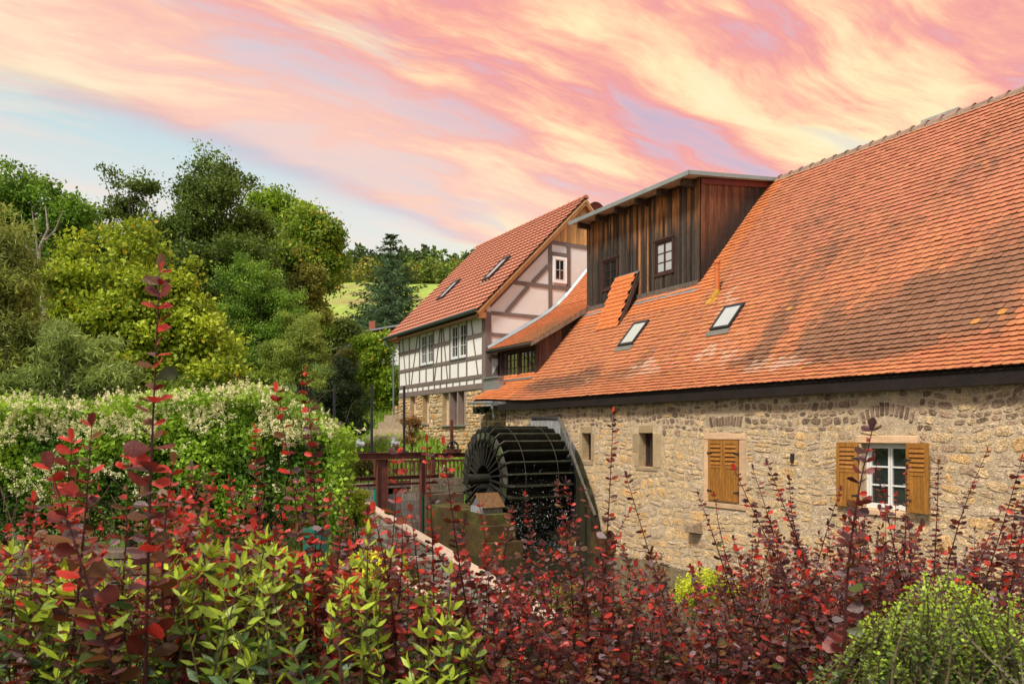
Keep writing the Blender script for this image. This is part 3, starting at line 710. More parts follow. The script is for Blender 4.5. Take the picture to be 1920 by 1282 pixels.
def side_col(a, z, i):
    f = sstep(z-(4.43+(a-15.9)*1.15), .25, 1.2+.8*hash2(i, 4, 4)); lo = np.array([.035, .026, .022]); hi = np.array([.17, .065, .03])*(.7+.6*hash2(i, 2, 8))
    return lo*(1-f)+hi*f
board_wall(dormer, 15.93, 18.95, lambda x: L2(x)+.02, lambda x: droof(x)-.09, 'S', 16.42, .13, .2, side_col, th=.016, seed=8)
MB().add([(16.36, 15.9, 7.36), (16.36, 18.9, 7.72), (16.36, 18.9, 7.88), (16.36, 15.9, 7.52)], [(0, 1, 2, 3)]).build('verge_board', 'red_metal', dormer)
MB().box(16.44, 21.0-.8, 15.80, 15.88, 4.40, 4.52, (.13, .11, .09)).box(20.36, 22.1, 15.80, 15.88, 4.40, 4.52, (.13, .11, .09)).build('bottom_rail', 'old_wood', dormer)
MB().add([(16.3, 15.6, L2(15.6)+.06), (20.2-.9, 15.6, L2(15.6)+.06), (20.2-.9, 15.86, 4.42), (16.3, 15.86, 4.42), (20.36, 15.6, L2(15.6)+.06), (22.12, 15.6, L2(15.6)+.06), (22.12, 15.86, 4.42), (20.36, 15.86, 4.42)], [(0, 1, 2, 3), (4, 5, 6, 7)]).build('lead_flashing', 'zinc', dormer)
for w_ in (WD1, WD2):
    m = MB(); a, b, c, d = w_; e = .07
    m.box(a, a+e, DT-.06, DT+.02, c, d).box(b-e, b, DT-.06, DT+.02, c, d).box(a+e, b-e, DT-.06, DT+.02, d-e, d).box(a+e, b-e, DT-.06, DT+.02, c, c+e).box(a-.02, b+.02, DT-.085, DT-.06, d-.02, d+.03)
    m.build('window_trim', 'window_brown', dormer)
    window(a+e, b-e, c+e, d-e, DT+.02, 'window_brown', dormer, 1, 3, 2, fw=.035, mw=.02, dep=.05, glass='glass_sky' if w_ is WD2 else 'glass')
# dormer roof
a0, a1 = 16.22, 22.32
dr = MB().add([(s, t, droof(t)+dz) for s in (a0, a1) for (t, dz) in ((15.28, 0), (19.05, 0), (19.05, .07), (15.28, .07))], [(0, 1, 2, 3), (4, 7, 6, 5), (0, 4, 5, 1), (1, 5, 6, 2), (2, 6, 7, 3), (3, 7, 4, 0)], (.4, .36, .3)).build('dormer_roof', 'old_wood', mill)
MB().box(a0-.01, a1+.01, 15.24, 15.28, droof(15.3)-.03, droof(15.3)+.1, (.9, 1, .95)).build('metal_edge', 'zinc', dr)
MB().add([(a0-.03, 15.24, droof(15.24)-.02), (a0-.03, 19.05, droof(19.05)-.02), (a0-.03, 19.05, droof(19.05)+.09), (a0-.03, 15.24, droof(15.24)+.1),
          (a0, 15.24, droof(15.24)-.02), (a0, 19.05, droof(19.05)-.02), (a0, 19.05, droof(19.05)+.09), (a0, 15.24, droof(15.24)+.1)], [(0, 1, 2, 3), (4, 7, 6, 5), (0, 4, 5, 1), (3, 2, 6, 7)], (.9, 1, .95)).build('metal_edge', 'zinc', dr)
MB().add([(a0, 15.26, droof(15.28)+.078), (a1, 15.26, droof(15.28)+.078), (a1, 19.1, droof(19.1)+.078), (a0, 19.1, droof(19.1)+.078)], [(0, 1, 2, 3)], (.9, 1, .95)).build('roof_sheet', 'zinc', dr)
for s_ in np.linspace(16.6, 21.9, 6):
    MB().box(s_, s_+.14, 15.42, 15.95, 7.32, 7.495, (.06, .045, .035)).build('rafter_end', 'old_wood', dr)
# steep little tiled slope leaning on the dormer
def small_tiles(grid, colf, name_parent, mat='roof_tile', w=.148, e=.163, name='tile', limit=None):
    """grid: P00 (bottom, s low), along unit, slope unit, width, length"""
    P0, A, U, Wd, Ln_ = [np.asarray(x, float) if np.ndim(x) else x for x in grid]
    Nn = unit(np.cross(A, U)); Nn = Nn if Nn[2] > 0 else -Nn
    tv, tf = tile_template(); P = []
    for r in range(int(Ln_/e)):
        o = (w/2 if r % 2 else 0)
        for x in np.arange(w/2-o, Wd, w):
            if x+w/2 > Wd+.02 or x < 0.03: continue
            P.append(P0+A*x+U*(r*e))
    P = np.array(P)+Nn*.012; n = len(P); X = np.tile(A, (n, 1)); Yd = np.tile(U, (n, 1)); Z = np.tile(Nn, (n, 1))
    V, Fs = inst(tv, tf, P, X, Yd, Z, np.stack([np.full(n, w*.965), np.full(n, e*1.3), np.full(n, .026)], 1)); V = B3(V)
    C = np.repeat(np.array([colf(*p) for p in P])[:, None], len(tv), 1); C[:, 8:] *= .22; C = C.reshape(-1, 3)  # tile lips coloured dark to paint in the lap shadow
    Fs = [f[:, ::-1] for f in Fs]
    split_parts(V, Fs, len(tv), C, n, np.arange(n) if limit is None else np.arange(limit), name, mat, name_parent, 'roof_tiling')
fresh_c = lambda *p: np.array([.68, .19, .055])*rng.uniform(.88, 1.1)
pu = unit(np.array([0, 15.82-15.05, 5.25-3.48]))
ramp_ = MB().add([(19.2, 15.03, 3.45), (20.33, 15.03, 3.45), (20.33, 15.83, 5.27), (19.2, 15.83, 5.27), (19.2, 15.83, 4.35), (20.33, 15.83, 4.35)],
                 [(0, 1, 2, 3), (0, 3, 4), (1, 5, 2)], (.6, .5, .4)).build('tiled_slope', 'dark_wood', mill, label='steep tiled slope in front of the dormer')
small_tiles(((19.17, 14.98, 3.42), (1, 0, 0), pu, 1.19, 2.0), fresh_c, ramp_)
MB().add([(19.14, 15.0, 3.42), (19.14, 15.83, 5.3), (19.19, 15.83, 5.3), (19.19, 15.0, 3.42), (19.14, 15.1, 3.42), (19.14, 15.9, 5.1)], [(0, 1, 2, 3), (0, 4, 5, 1)], (.08, .05, .04)).build('edge_board', 'old_wood', ramp_)
MB().add([(19.12, 15.76, 5.22), (20.38, 15.76, 5.22), (20.38, 15.9, 5.34), (19.12, 15.9, 5.34)], [(0, 1, 2, 3)]).build('flashing', 'zinc', ramp_)

# ------------------------------------------------------------------ low left dormer between the buildings
def lz(t): return np.interp(t, [13.4, 13.66, 14.93, 16.0, 16.5, 17.02, 17.82, 19.3], [3.13, 3.27, 3.98, 4.62, 4.97, 5.45, 6.33, 8.0])
ldroof = MB(); TT = np.linspace(13.45, 18.6, 14)
V = [(s, t, lz(t)) for s in (21.95, 25.2) for t in TT]; ldroof.add(V, [(i, i+1, 14+i+1, 14+i) for i in range(13)])
ldr = ldroof.build('dormer_roof', 'under_roof', mill, label='curved tiled roof of the low dormer against the timber house')
def low_tiles():
    tl = np.linspace(13.42, 18.6, 300); zl = lz(tl); l = np.concatenate([[0], np.cumsum(np.hypot(np.diff(tl), np.diff(zl)))])
    e, w = .14, .15; P, Yd = [], []
    for r in range(int(l[-1]/e)):
        t = np.interp(r*e, l, tl); z = np.interp(r*e, l, zl); t2 = np.interp(r*e+.05, l, tl); z2 = np.interp(r*e+.05, l, zl)
        d = unit(np.array([0, t2-t, z2-z])); s_lo = 21.93 if t < 15.9 else 22.12
        for s in np.arange(s_lo+.07+(w/2 if r % 2 else 0), 25.15, w): P.append((s, t, z)); Yd.append(d)
    P = np.array(P); Yd = np.array(Yd); n = len(P); Nn = np.stack([np.zeros(n), -Yd[:, 2], Yd[:, 1]], -1); tv, tf = tile_template()
    V, Fs = inst_b(tv, tf, P+Nn*.012, np.tile([[1., 0, 0]], (n, 1)), Yd, Nn, np.stack([np.full(n, w*.965), np.full(n, e*1.3), np.full(n, .026)], 1))
    moss = np.exp(-((P[:, 1]-14.6)/1.3)**2)*sstep(24.3-.8*(P[:, 1]-13.5), P[:, 0], P[:, 0]+.01) if False else np.exp(-((P[:, 1]-14.3)/1.0)**2)*(1-sstep(P[:, 0], 22.6, 24.2))
    c = np.array([.60, .19, .07])*rng.normal(1, .07, n)[:, None]; m_ = np.clip(moss*(.5+.9*rng.random(n)), 0, 1)[:, None]
    c = c*(1-m_*.75)+np.array([.28, .19, .09])*m_*.75
    split_parts(V, Fs, len(tv), (np.repeat(c[:, None], len(tv), 1)*np.where(np.arange(len(tv)) >= 8, .22, 1)[None, :, None]).reshape(-1, 3), n, np.argsort(P[:, 1]+P[:, 0]*.3)[:120], 'tile', 'roof_tile', ldr, 'roof_tiling')  # dark lip colour paints the shadow line between courses
low_tiles()
Vf = [(25.08+o, t, lz(t)+.07+q) for t in TT for o, q in ((0, -.02), (.1, .10))]
MB().add(Vf, [(2*i, 2*i+1, 2*i+3, 2*i+2) for i in range(13)]).build('flashing', 'zinc', ldr)
MB().add([(21.9, t, lz(t)-dz) for t in (13.4, 14.6, 15.86) for dz in (-.03, .14)], [(0, 1, 3, 2), (2, 3, 5, 4)], (.25, .17, .12)).build('verge_board', 'old_wood', ldr)
MB().box(21.95, 25.1, 13.38, 13.44, 3.0, 3.14, (.1, .07, .05)).build('eave_board', 'old_wood', ldr)
MB().tube([(25.1, 13.36, 3.08), (21.95, 13.36, 3.05)], .035, 8).build('gutter', 'dark_metal', ldr)
low = MB().box(22.2, 25.15, 13.9, 13.95, 1.95, 3.1, (.5, .5, .5)).build('low_dormer', 'dark_wood', mill, label='small dark dormer with two brown windows')
def cheek_col(a, z, i): return np.array([.085, .042, .030])*(.5+1.0*hash2(i, 5, 3))
board_wall(low, 13.88, 15.85, lambda x: L2(x)+.03 if x > 13.6 else 1.98, lambda x: lz(x)-.08, 'S', 22.2, .16, .26, cheek_col, th=.015, seed=4)
MB().box(22.2, 22.32, 13.8, 13.9, 1.98, 3.08).box(23.42, 23.52, 13.8, 13.9, 1.98, 3.08).box(24.72, 24.82, 13.8, 13.9, 1.98, 3.08).build('post', 'window_brown', low)
window(22.32, 23.42, 2.02, 3.06, 13.88, 'window_brown', low, 2, 3, 2, fw=.045, mw=.022, dep=.05)
window(23.52, 24.72, 2.02, 3.06, 13.88, 'window_brown', low, 2, 3, 2, fw=.045, mw=.022, dep=.05, curtain=True)
MB().box(22.15, 24.95, 13.55, 13.86, 1.90, 1.96).build('flashing', 'zinc', low)

# skylights, vent pipe
def skylight(s0, s1, t0, t1, zf, parent, gl='glass_sky', lift=.10):
    def P(s, t, o): 
        d = unit(np.array([0, t1-t0, zf(t1)-zf(t0)])); nn = np.array([0, -d[2], d[1]]); return np.array([s, t, zf(t0)+(zf(t1)-zf(t0))*(t-t0)/(t1-t0)])+nn*o
    m = MB(); fw = .06
    def quadbox(sa, sb, ta, tb, o0, o1, mm, col=(1, 1, 1)):
        V = [P(s, t, o) for o in (o0, o1) for t in (ta, tb) for s in (sa, sb)]
        mm.add(V, [(0, 2, 3, 1), (4, 5, 7, 6), (0, 1, 5, 4), (2, 6, 7, 3), (0, 4, 6, 2), (1, 3, 7, 5)], col)
    dt = (t1-t0)*.08
    quadbox(s0, s0+fw, t0, t1, 0, lift, m); quadbox(s1-fw, s1, t0, t1, 0, lift, m); quadbox(s0+fw, s1-fw, t0, t0+dt, 0, lift, m); quadbox(s0+fw, s1-fw, t1-dt, t1, 0, lift, m)
    k = m.build('skylight', 'dark_metal', parent)
    g = MB(); quadbox(s0+fw, s1-fw, t0+dt, t1-dt, lift*.5, lift*.8, g); g.build('pane', gl, k)
    g = MB(); quadbox(s0-.06, s1+.06, t0-.14, t0-.01, .045, .055, g, (.7, .65, .55)); g.build('apron_flashing', 'zinc', k)
skylight(17.55, 18.25, 14.32, 14.98, L2, mill); skylight(13.75, 14.42, 14.35, 14.93, L2, mill)
vp = MB().cyl((15.2, 15.36, 3.95), (15.2, 15.36, 4.72), .065, 14, (.62, .17, .05)).cyl((15.2, 15.36, 4.72), (15.2, 15.36, 4.78), .085, 14, (.62, .17, .05)).cyl((15.2, 15.36, 4.55), (15.2, 15.36, 4.58), .075, 14, (.62, .17, .05)).build('vent_pipe', 'pan_tile', mill)
MB().tube([(15.2, 15.36, 3.98), (15.2, 15.34, 3.86), (15.25, 15.25, 3.72)], [.085, .09, .05], 12, (.5, .27, .03)).add([(15.05, 15.12, L2(15.12)+.06), (15.45, 15.12, L2(15.12)+.06), (15.4, 15.42, L2(15.42)+.06), (15.1, 15.42, L2(15.42)+.06)], [(0, 1, 2, 3)], (.5, .27, .03)).build('pipe_collar', 'pan_tile', vp)
ch = thing('chimney_cap', 'low flat chimney slab showing just above the long orange ridge', 'chimney', tuple(Bw(11.4, 19.9, 7)))
MB().box(11.0, 11.85, 19.6, 20.2, 7.0, 8.28, (.25, .1, .07)).build('chimney_stack', 'roof_tile', ch); MB().box(10.93, 11.92, 19.52, 20.28, 8.28, 8.36).build('cover_slab', 'concrete', ch)

# ------------------------------------------------------------------ timber-framed house
house = thing('timber_framed_house', 'white half-timbered house with salmon tile roof on a yellow stone base', 'building', tuple(Bw(29.6, 13.4, -1.6)))
HN1 = (32.13, 32.75, .30, 1.74); HN2 = (30.59, 31.26, .42, 1.74); HN3 = (26.98, 29.14, .34, 1.74)
Wd1, Wd2 = (30.05, 31.52, 3.05, 4.44), (26.8, 28.32, 3.05, 4.46)
MB().box(34.1, 34.2, 13.45, 22.4, -2.6, 4.9, (.7, .66, .6)).box(25.3, 34.1, 22.3, 22.4, -2.6, 4.9, (.7, .66, .6)).add([(34.15, 13.4, 4.9), (34.15, 22.4, 4.9), (34.15, 17.9, 9.4)], [(0, 1, 2)], (.7, .66, .6)).build('back_wall', 'plaster', house)
MB().box(3.4, 22.6, 25.0, 25.2, -3.6, 1.2, (.5, .4, .28)).box(22.4, 22.6, 13.2, 25.0, -3.6, 1.2, (.5, .4, .28)).box(3.4, 3.6, 13.2, 25.0, -3.6, 1.2, (.5, .4, .28)).add([(3.5, 12.8, 1.2), (3.5, 25.2, 1.2), (3.5, 19, 7.8)], [(0, 1, 2)], (.5, .4, .28)).build('back_wall', 'stone', mill)
hb = wall_sheet('stone_base', 25.2, 34.2, -2.6, 1.74, 13.42, [HN1, HN2, HN3], .3, 'mortar_light', house, reveal_col=(1.1, 1.05, 1))
def hcol(s, z, r):
    c = np.array([.60, .42, .235])*r.uniform(.78, 1.15)
    if r.random() < .14: c = np.array([.62, .33, .13])*r.uniform(.9, 1.15)
    if r.random() < .12: c = np.array([.50, .40, .27])*r.uniform(.8, 1.1)
    return c
stones('base_stonework', (25.2, 34.18, -2.6, 1.72, 13.42, [(h[0]-.02, h[1]+.02, h[2]-.06, 1.74) for h in (HN1, HN2, HN3)], hcol, 44), hb, 'stone_yellow', hmin=.13, hmax=.24, wmin=.14, wmax=.36, gap=.03, proud=.035, warp=.10, rot=.08)
for h in (HN1, HN2):
    MB().box(h[0], h[1], 13.62, 13.7, h[2], h[3], (.62, .48, .33)).build('niche_back', 'stone_yellow', hb); MB().box(h[0]-.05, h[1]+.05, 13.34, 13.6, h[2]-.06, h[2]-.002).build('sill', 'zinc', hb)
MB().box(HN3[0], HN3[1], 13.66, 13.72, HN3[2], HN3[3], (.75, .72, .72)).build('door_panel', 'beam_paint', hb)
for a in (HN3[0]+.0, 27.62, 28.40): MB().box(a, a+.09, 13.40, 13.65, HN3[2], HN3[3], (1.5, 1.4, 1.3)).build('jamb', 'beam_paint', hb)
MB().box(28.5, 29.14, 13.6, 13.66, HN3[2], HN3[3], (.62, .48, .33)).build('niche_back', 'stone_yellow', hb)
MB().box(HN3[0]-.05, HN3[1]+.05, 13.3, 13.6, HN3[2]-.06, HN3[2]-.002).build('sill', 'zinc', hb)
PW = (.83, .81, .77)
wall_sheet('plaster_wall', 25.2, 34.1, 1.70, 4.62, 13.4, [Wd1, Wd2], .12, 'plaster', house, col=PW)
RZ = lambda t: 4.62+(min(t, 35.8-t)-13.0)*1.0
gab = MB().add([(25.2, 13.4, -2.6), (25.2, 22.4, -2.6), (25.2, 22.4, 4.9), (25.2, 17.9, 9.4), (25.2, 13.4, 4.9)], [(0, 1, 2, 3, 4)], (.78, .79, .78)).build('gable_wall', 'plaster', house)
def hbeam(s0, s1, z0, z1): MB().box(s0, s1, 13.365, 13.4, z0, z1, (rng.uniform(.9, 1.12),)*3).build('timber_beam', 'beam_paint', house)
for z0, z1 in ((1.72, 1.93), (2.12, 2.27)): hbeam(25.46, 34.1, z0, z1)
hbeam(25.46, 34.1, 2.89, 3.03)
for a, b in ((25.46, 26.75), (28.37, 30.0), (31.6, 34.1)): hbeam(a, b, 3.72, 3.86)
MB().box(25.18, 34.12, 13.30, 13.42, 4.46, 4.95, (.34, .18, .08)).build('wall_plate', 'new_wood', house)
for s_ in (32.95, 32.38, 31.81, 31.19, 30.56, 29.93, 29.32, 28.68, 28.06, 27.43, 26.79, 26.14, 33.5): hbeam(s_-.035, s_+.035, 1.933, 2.117)
for s_ in (34.05, 32.79, 29.19):
    for a, b in ((2.273, 2.887), (3.033, 3.717), (3.863, 4.457)): hbeam(s_-.035, s_+.035, a, b)
for s_ in (30.83, 27.57): hbeam(s_-.035, s_+.035, 2.273, 2.887)
for s_ in (31.57, 30.02, 28.36, 26.79): hbeam(s_-.038, s_+.038, 2.273, 2.887); hbeam(s_-.035, s_+.035, 3.033, 4.457)
for a, b in (((33.65, 4.44), (33.16, 2.28)), ((31.81, 4.44), (32.56, 2.28)), ((29.33, 4.44), (29.93, 2.28)), ((29.04, 4.44), (28.6, 2.28)), ((26.41, 4.44), (25.83, 2.28))):
    MB().bar((a[0], 13.4, a[1]), (b[0], 13.4, b[1]), .06, -.03, (0, 1, 0)).build('timber_brace', 'beam_paint', house)
MB().box(25.165, 25.46, 13.36, 13.62, 1.5, 4.62).build('corner_post', 'beam_paint', house)
def gbeam(t0, t1, z0, z1): MB().box(25.165, 25.2, t0, t1, z0, z1, (rng.uniform(.9, 1.12),)*3).build('timber_beam', 'beam_paint', house)
gbeam(16.05, 19.75, 7.56, 7.70); gbeam(14.63, 21.2, 5.78, 5.93); gbeam(13.62, 22.2, 4.52, 4.66); gbeam(13.62, 22.2, 3.70, 3.84); gbeam(13.62, 22.2, 2.85, 3.0)
for a, b in ((4.663, 5.777), (5.933, 7.557)): gbeam(16.22, 16.38, a, b); gbeam(17.1, 17.27, a, b); gbeam(19.2, 19.36, a, b)
gbeam(16.383, 17.097, 7.12, 7.26)
for a, b in (((16.2, 6.66), (15.47, 5.93)), ((15.3, 5.78), (14.28, 4.66)), ((14.15, 2.85), (13.68, 2.1)), ((14.9, 3.84), (14.4, 4.5))[:3]) if False else (((16.2, 6.66), (15.47, 5.93)), ((15.3, 5.78), (14.28, 4.66)), ((14.15, 2.85), (13.68, 2.1))):
    MB().bar((25.2, a[0], a[1]), (25.2, b[0], b[1]), .16, -.03, (1, 0, 0)).build('timber_brace', 'beam_paint', house)
MB().bar((25.2, 13.55, 4.88), (25.2, 16.25, 7.58), .2, -.033, (1, 0, 0)).build('timber_brace', 'beam_paint', house)
def gcol(a, z, i): return np.array([.72, .38, .14])*(.62+.7*hash2(i, 9, 4))
board_wall(gab, 16.1, 19.7, lambda x: 7.71, lambda x: RZ(x)-.12, 'S', 25.19, .13, .2, gcol, mat='new_wood', th=.014, seed=6)
for t0, t1 in ((12.95, 17.9), (22.85, 17.9)):
    MB().bar((24.97, t0, RZ(t0)-.09), (24.97, t1, RZ(t1)-.09), .2, .05, (1, 0, 0), (.40, .16, .055)).bar((24.96, t0, RZ(t0)-.03), (24.96, t1, RZ(t1)-.03), .06, .02, (1, 0, 0), (.62, .38, .18)).build('verge_board', 'new_wood', house)
    MB().bar((25.07, t0, RZ(t0)-.11), (25.07, t1, RZ(t1)-.11), .03, .12, (1, 0, 0), (.5, .3, .14)).build('verge_soffit', 'new_wood', house)
MB().box(24.98, 25.16, 13.02, 13.3, 4.34, 4.56, (.42, .18, .07)).build('bracket', 'new_wood', house)
MB().box(25.0, 34.6, 12.97, 13.29, 4.44, 4.47, (.36, .2, .1)).build('soffit_board', 'new_wood', house)
# gable window
MB().box(25.13, 25.16, 16.4, 17.08, 6.03, 6.12).box(25.13, 25.16, 16.4, 17.08, 6.99, 7.08).box(25.13, 25.16, 16.4, 16.5, 6.12, 6.99).box(25.13, 25.16, 16.98, 17.08, 6.12, 6.99).build('window_trim', 'plaster', house)
window(16.5, 16.98, 6.12, 6.99, 25.17, 'white_paint', house, 2, 2, 1, fw=.03, mw=.02, dep=.04, plane='S', label='small white gable window')
for (a, b, c, d) in (Wd1, Wd2):
    m_ = (a+b)/2; 
    window(a+.02, m_-.03, c, d, 13.46, 'white_paint', house, 2, 3, 1, fw=.06, mw=.022, dep=.06, sill='zinc'); window(m_+.03, b-.02, c, d, 13.46, 'white_paint', house, 2, 3, 1, fw=.06, mw=.022, dep=.06, sill='zinc')
    MB().box(m_-.028, m_+.028, 13.385, 13.45, c, d).build('timber_beam', 'beam_paint', house)
# house roof: pantiles
def house_roof():
    s0, s1, t0, t1 = 24.95, 34.75, 12.92, 17.9; d = unit(np.array([0, 1., 1.])); nn = np.array([0, -d[2], d[1]]); Ltot = (t1-t0)*math.sqrt(2)
    e = .335; w = .30; rows = int(Ltot/e)+1; cols = int((s1-s0)/w); e = Ltot/rows
    prof = [(0, 0.0), (.12, .03), (.28, .042), (.45, .03), (.6, .0), (.8, -.008), (1, 0.0)]; k = len(prof)
    tv = [(x-.5, y, 0) for x, z in prof for y in (0, 1)]; V = []; P = []
    T = []
    for (x, z) in prof: T += [(x-.5, 0, z*.6+.055), (x-.5, .10, z*.6-.01), (x-.5, 1.06, z*.6)]
    F = []
    for i in range(k-1): F += [(3*i, 3*i+3, 3*i+5, 3*i+2), (3*i+1, 3*i+4, 3*i+3, 3*i)]
    for r in range(rows):
        for c in range(cols): P.append((s0+w*(c+.5), t0+d[1]*r*e, 4.60+d[2]*r*e))
    P = np.array(P)+nn*.03; n = len(P); V, Fs = inst_b(T, F, P, np.tile([[1., 0, 0]], (n, 1)), np.tile(d, (n, 1)), np.tile(nn, (n, 1)), np.stack([np.full(n, w), np.full(n, e), np.ones(n)], 1))
    c = np.array([.47, .178, .108])*rng.normal(1, .04, n)[:, None]
    C = np.repeat(c[:, None], len(T), 1); C[:, 1::3] *= .25; C = C.reshape(-1, 3)  # undercut edge coloured dark to draw each row's shadow line
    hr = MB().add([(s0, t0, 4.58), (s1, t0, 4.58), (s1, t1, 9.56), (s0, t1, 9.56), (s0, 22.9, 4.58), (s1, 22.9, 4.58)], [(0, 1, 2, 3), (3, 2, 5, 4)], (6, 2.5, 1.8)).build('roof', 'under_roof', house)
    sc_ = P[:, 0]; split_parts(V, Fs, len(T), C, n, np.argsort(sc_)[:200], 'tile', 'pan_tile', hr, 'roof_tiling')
    for s_ in np.arange(s0, s1, .38):
        a = np.linspace(0, pi, 7); cc = np.array([.50, .17, .10])*rng.uniform(.85, 1.1)
        MB().add([(s_, t1+.14*cos(x), 9.58+.13*sin(x)) for x in a]+[(s_+.41, t1+.115*cos(x), 9.58+.10*sin(x)) for x in a], [(j, j+1, j+8, j+7) for j in range(6)]+[tuple(range(7))], cc).build('ridge_tile', 'pan_tile', hr)
    hz = lambda t: 4.62+(t-12.92)
    skylight(27.0, 27.62, 14.55, 15.6, hz, house, 'glass_sky', .14); skylight(31.2, 31.85, 14.4, 15.35, hz, house, 'glass_sky', .14)
house_roof()
MB().tube([(25.0, 12.86, 4.62), (34.8, 12.86, 4.58)], .075, 10, (.25, .33, .33)).build('gutter', 'zinc', house)
MB().tube([(34.6, 12.86, 4.5), (34.6, 12.9, 4.3), (34.5, 13.25, 4.0), (34.5, 13.27, -1.2)], .05, 8, (.6, .7, .72)).build('downpipe', 'zinc', house)
dish = thing('satellite_dish', 'dark red round dish peeping over the dormer roof beside the gable peak', 'satellite dish', tuple(Bw(25.9, 19.0, 8.3)))
dv = [(25.75+.05*math.cos(0), 19.0, 9.42)]; 
m = MB(); rr = np.linspace(0, .46, 5); V = []
for r_ in rr:
    for q in range(20): a = q/20*2*pi; V.append((25.8-.35*(r_**2), 19+r_*cos(a), 9.35+r_*sin(a)*.98))
m.add(V, [(i*20+j, i*20+(j+1) % 20, (i+1)*20+(j+1) % 20, (i+1)*20+j) for i in range(4) for j in range(20)]).build('reflector', 'red_metal', dish); MB().cyl((25.85, 19, 8.4), (25.85, 19, 9.4), .03, 8).build('mast', 'dark_metal', dish)

# ------------------------------------------------------------------ water wheel
WS, WZ, WR, WT0, WT1 = 19.57, -1.34, 1.56, 10.3, 12.58
wheel = thing('water_wheel', 'big black mossy paddle wheel dripping water against the mill wall', 'water wheel', tuple(Bw(WS, 11.4, -3.0)))
def build_wheel():
    n = 28
    IR = .40
    for k in range(n):
        a = k/n*2*pi+.05
        er = np.array([cos(a), 0, sin(a)]); et = np.array([-sin(a), 0, cos(a)])    # radial, tangential
        c0 = np.array([WS, 0, WZ])
        def board(r0, r1, sk0, sk1, th, ch, wobble=0):
            ta, tb = WT0, WT1
            out = [(ta, r0), (tb, r0), (tb, r1-ch), (tb-ch*.8, r1), (ta+ch*.8, r1), (ta, r1-ch)]
            V = []
            for dd in (0, th):
                for (t, r) in out:
                    sk = sk0+(sk1-sk0)*(r-r0)/(r1-r0); p = c0+er*r+et*(sk+dd); p[1] = t; V.append(p)
            m_ = len(out); F = [tuple(range(m_)), tuple(range(m_, 2*m_))[::-1]]+[(i, i+m_, (i+1) % m_+m_, (i+1) % m_) for i in range(m_)]
            return V, F
        mossy = .5+.5*hash2(k, 2, 3)
        col = np.array([.018, .016, .012])*(.7+1.0*hash2(k, 1, 1))
        V, F = board(IR, WR, -.03, .05, .045, .15); V = np.array(V); Cc = np.tile(col, (len(V), 1))
        for q, (t, r) in enumerate([(0, 0)]*len(V)):
            rr_ = np.hypot(V[q, 0]-WS, V[q, 2]-WZ)
            if rr_ > WR-.05: Cc[q] = col*(1+.9*mossy)+np.array([.008, .014, .001])*mossy
        m = MB(); m.V = [V]; m.C = [Cc]; m.F = [list(f) for f in F]; m.n = len(V); pd = m.build('paddle', 'wheel_wood', wheel)
        V, F = board(1.0, 1.25, -.17, .02, .03, .0); MB().add(V, F, col*.9).build('bucket_floor', 'wheel_wood', pd)
    for k in range(n):                                              # cheek boards closing the cells at the rim
        a0_, a1_ = k/n*2*pi+.05, (k+1.08)/n*2*pi+.05; c_ = np.array([.085, .080, .062])*(.35+1.1*hash2(k, 9, 6))
        if hash2(k, 3, 2) > .55: c_ = c_*[.8, 1.15, .55]
        for (r0, r1, tq, kk) in ((.98, 1.17, WT0+.05, .8), (1.18, 1.36+.05*hash2(k, 2, 7), WT0+.035, 1.)):
            V = [(WS+r*cos(a), t_, WZ+r*sin(a)) for t_ in (tq, tq+.03) for (r, a) in ((r0, a0_), (r1, a0_), (r1*.985, a1_), (r0*.985, a1_))]
            MB().add(V, [(0, 1, 2, 3), (4, 7, 6, 5), (0, 4, 5, 1), (1, 5, 6, 2), (2, 6, 7, 3), (3, 7, 4, 0)], c_*kk).build('cheek_board', 'wheel_wood', wheel)
    for t in (WT0+.5, 11.4, WT1-.12):                              # felloe rings
        V = []; N_ = 56
        for q in range(N_):
            a = q/N_*2*pi
            for r in (1.0, 1.1):
                for d in (0, .07): V.append((WS+r*cos(a), t+d, WZ+r*sin(a)))
        F = []
        for q in range(N_):
            o, p = q*4, ((q+1) % N_)*4
            F += [(o, o+2, p+2, p), (o+1, p+1, p+3, o+3), (o, p, p+1, o+1), (o+2, o+3, p+3, p+2)]
        MB().add(V, F, (.012, .012, .008)).build('felloe_ring', 'wheel_wood', wheel)
        for q in range(8):
            a = q/8*2*pi+.2
            MB().bar((WS+.16*cos(a), t+.02, WZ+.16*sin(a)), (WS+.9*cos(a), t+.02, WZ+.9*sin(a)), .12, .06, (0, 1, 0), (.014, .015, .008)).build('spoke', 'wheel_wood', wheel)
    for t in (10.85, 11.95):
        pts = [(WS+(WR+.004)*cos(a), t, WZ+(WR+.012)*sin(a)) for a in np.linspace(0, 2*pi, 57)]
        V, F = tube_np(pts, .008, 5, False); MB().add(V, F, (2.2, 1.7, 1.3)).build('iron_hoop', 'dark_metal', wheel)
    N_ = 56; V = []
    for q in range(N_):
        a = q/N_*2*pi
        for t in (WT0+.1, WT1-.1): V.append((WS+.39*cos(a), t, WZ+.39*sin(a)))
    MB().add(V, [(2*q, 2*q+1, (2*((q+1) % N_))+1, 2*((q+1) % N_)) for q in range(N_)], (.012, .011, .008)).build('drum', 'wheel_wood', wheel)
    MB().cyl((WS, 9.75, WZ), (WS, 12.85, WZ), .15, 16, (.018, .017, .009)).build('axle', 'wheel_wood', wheel)
build_wheel()
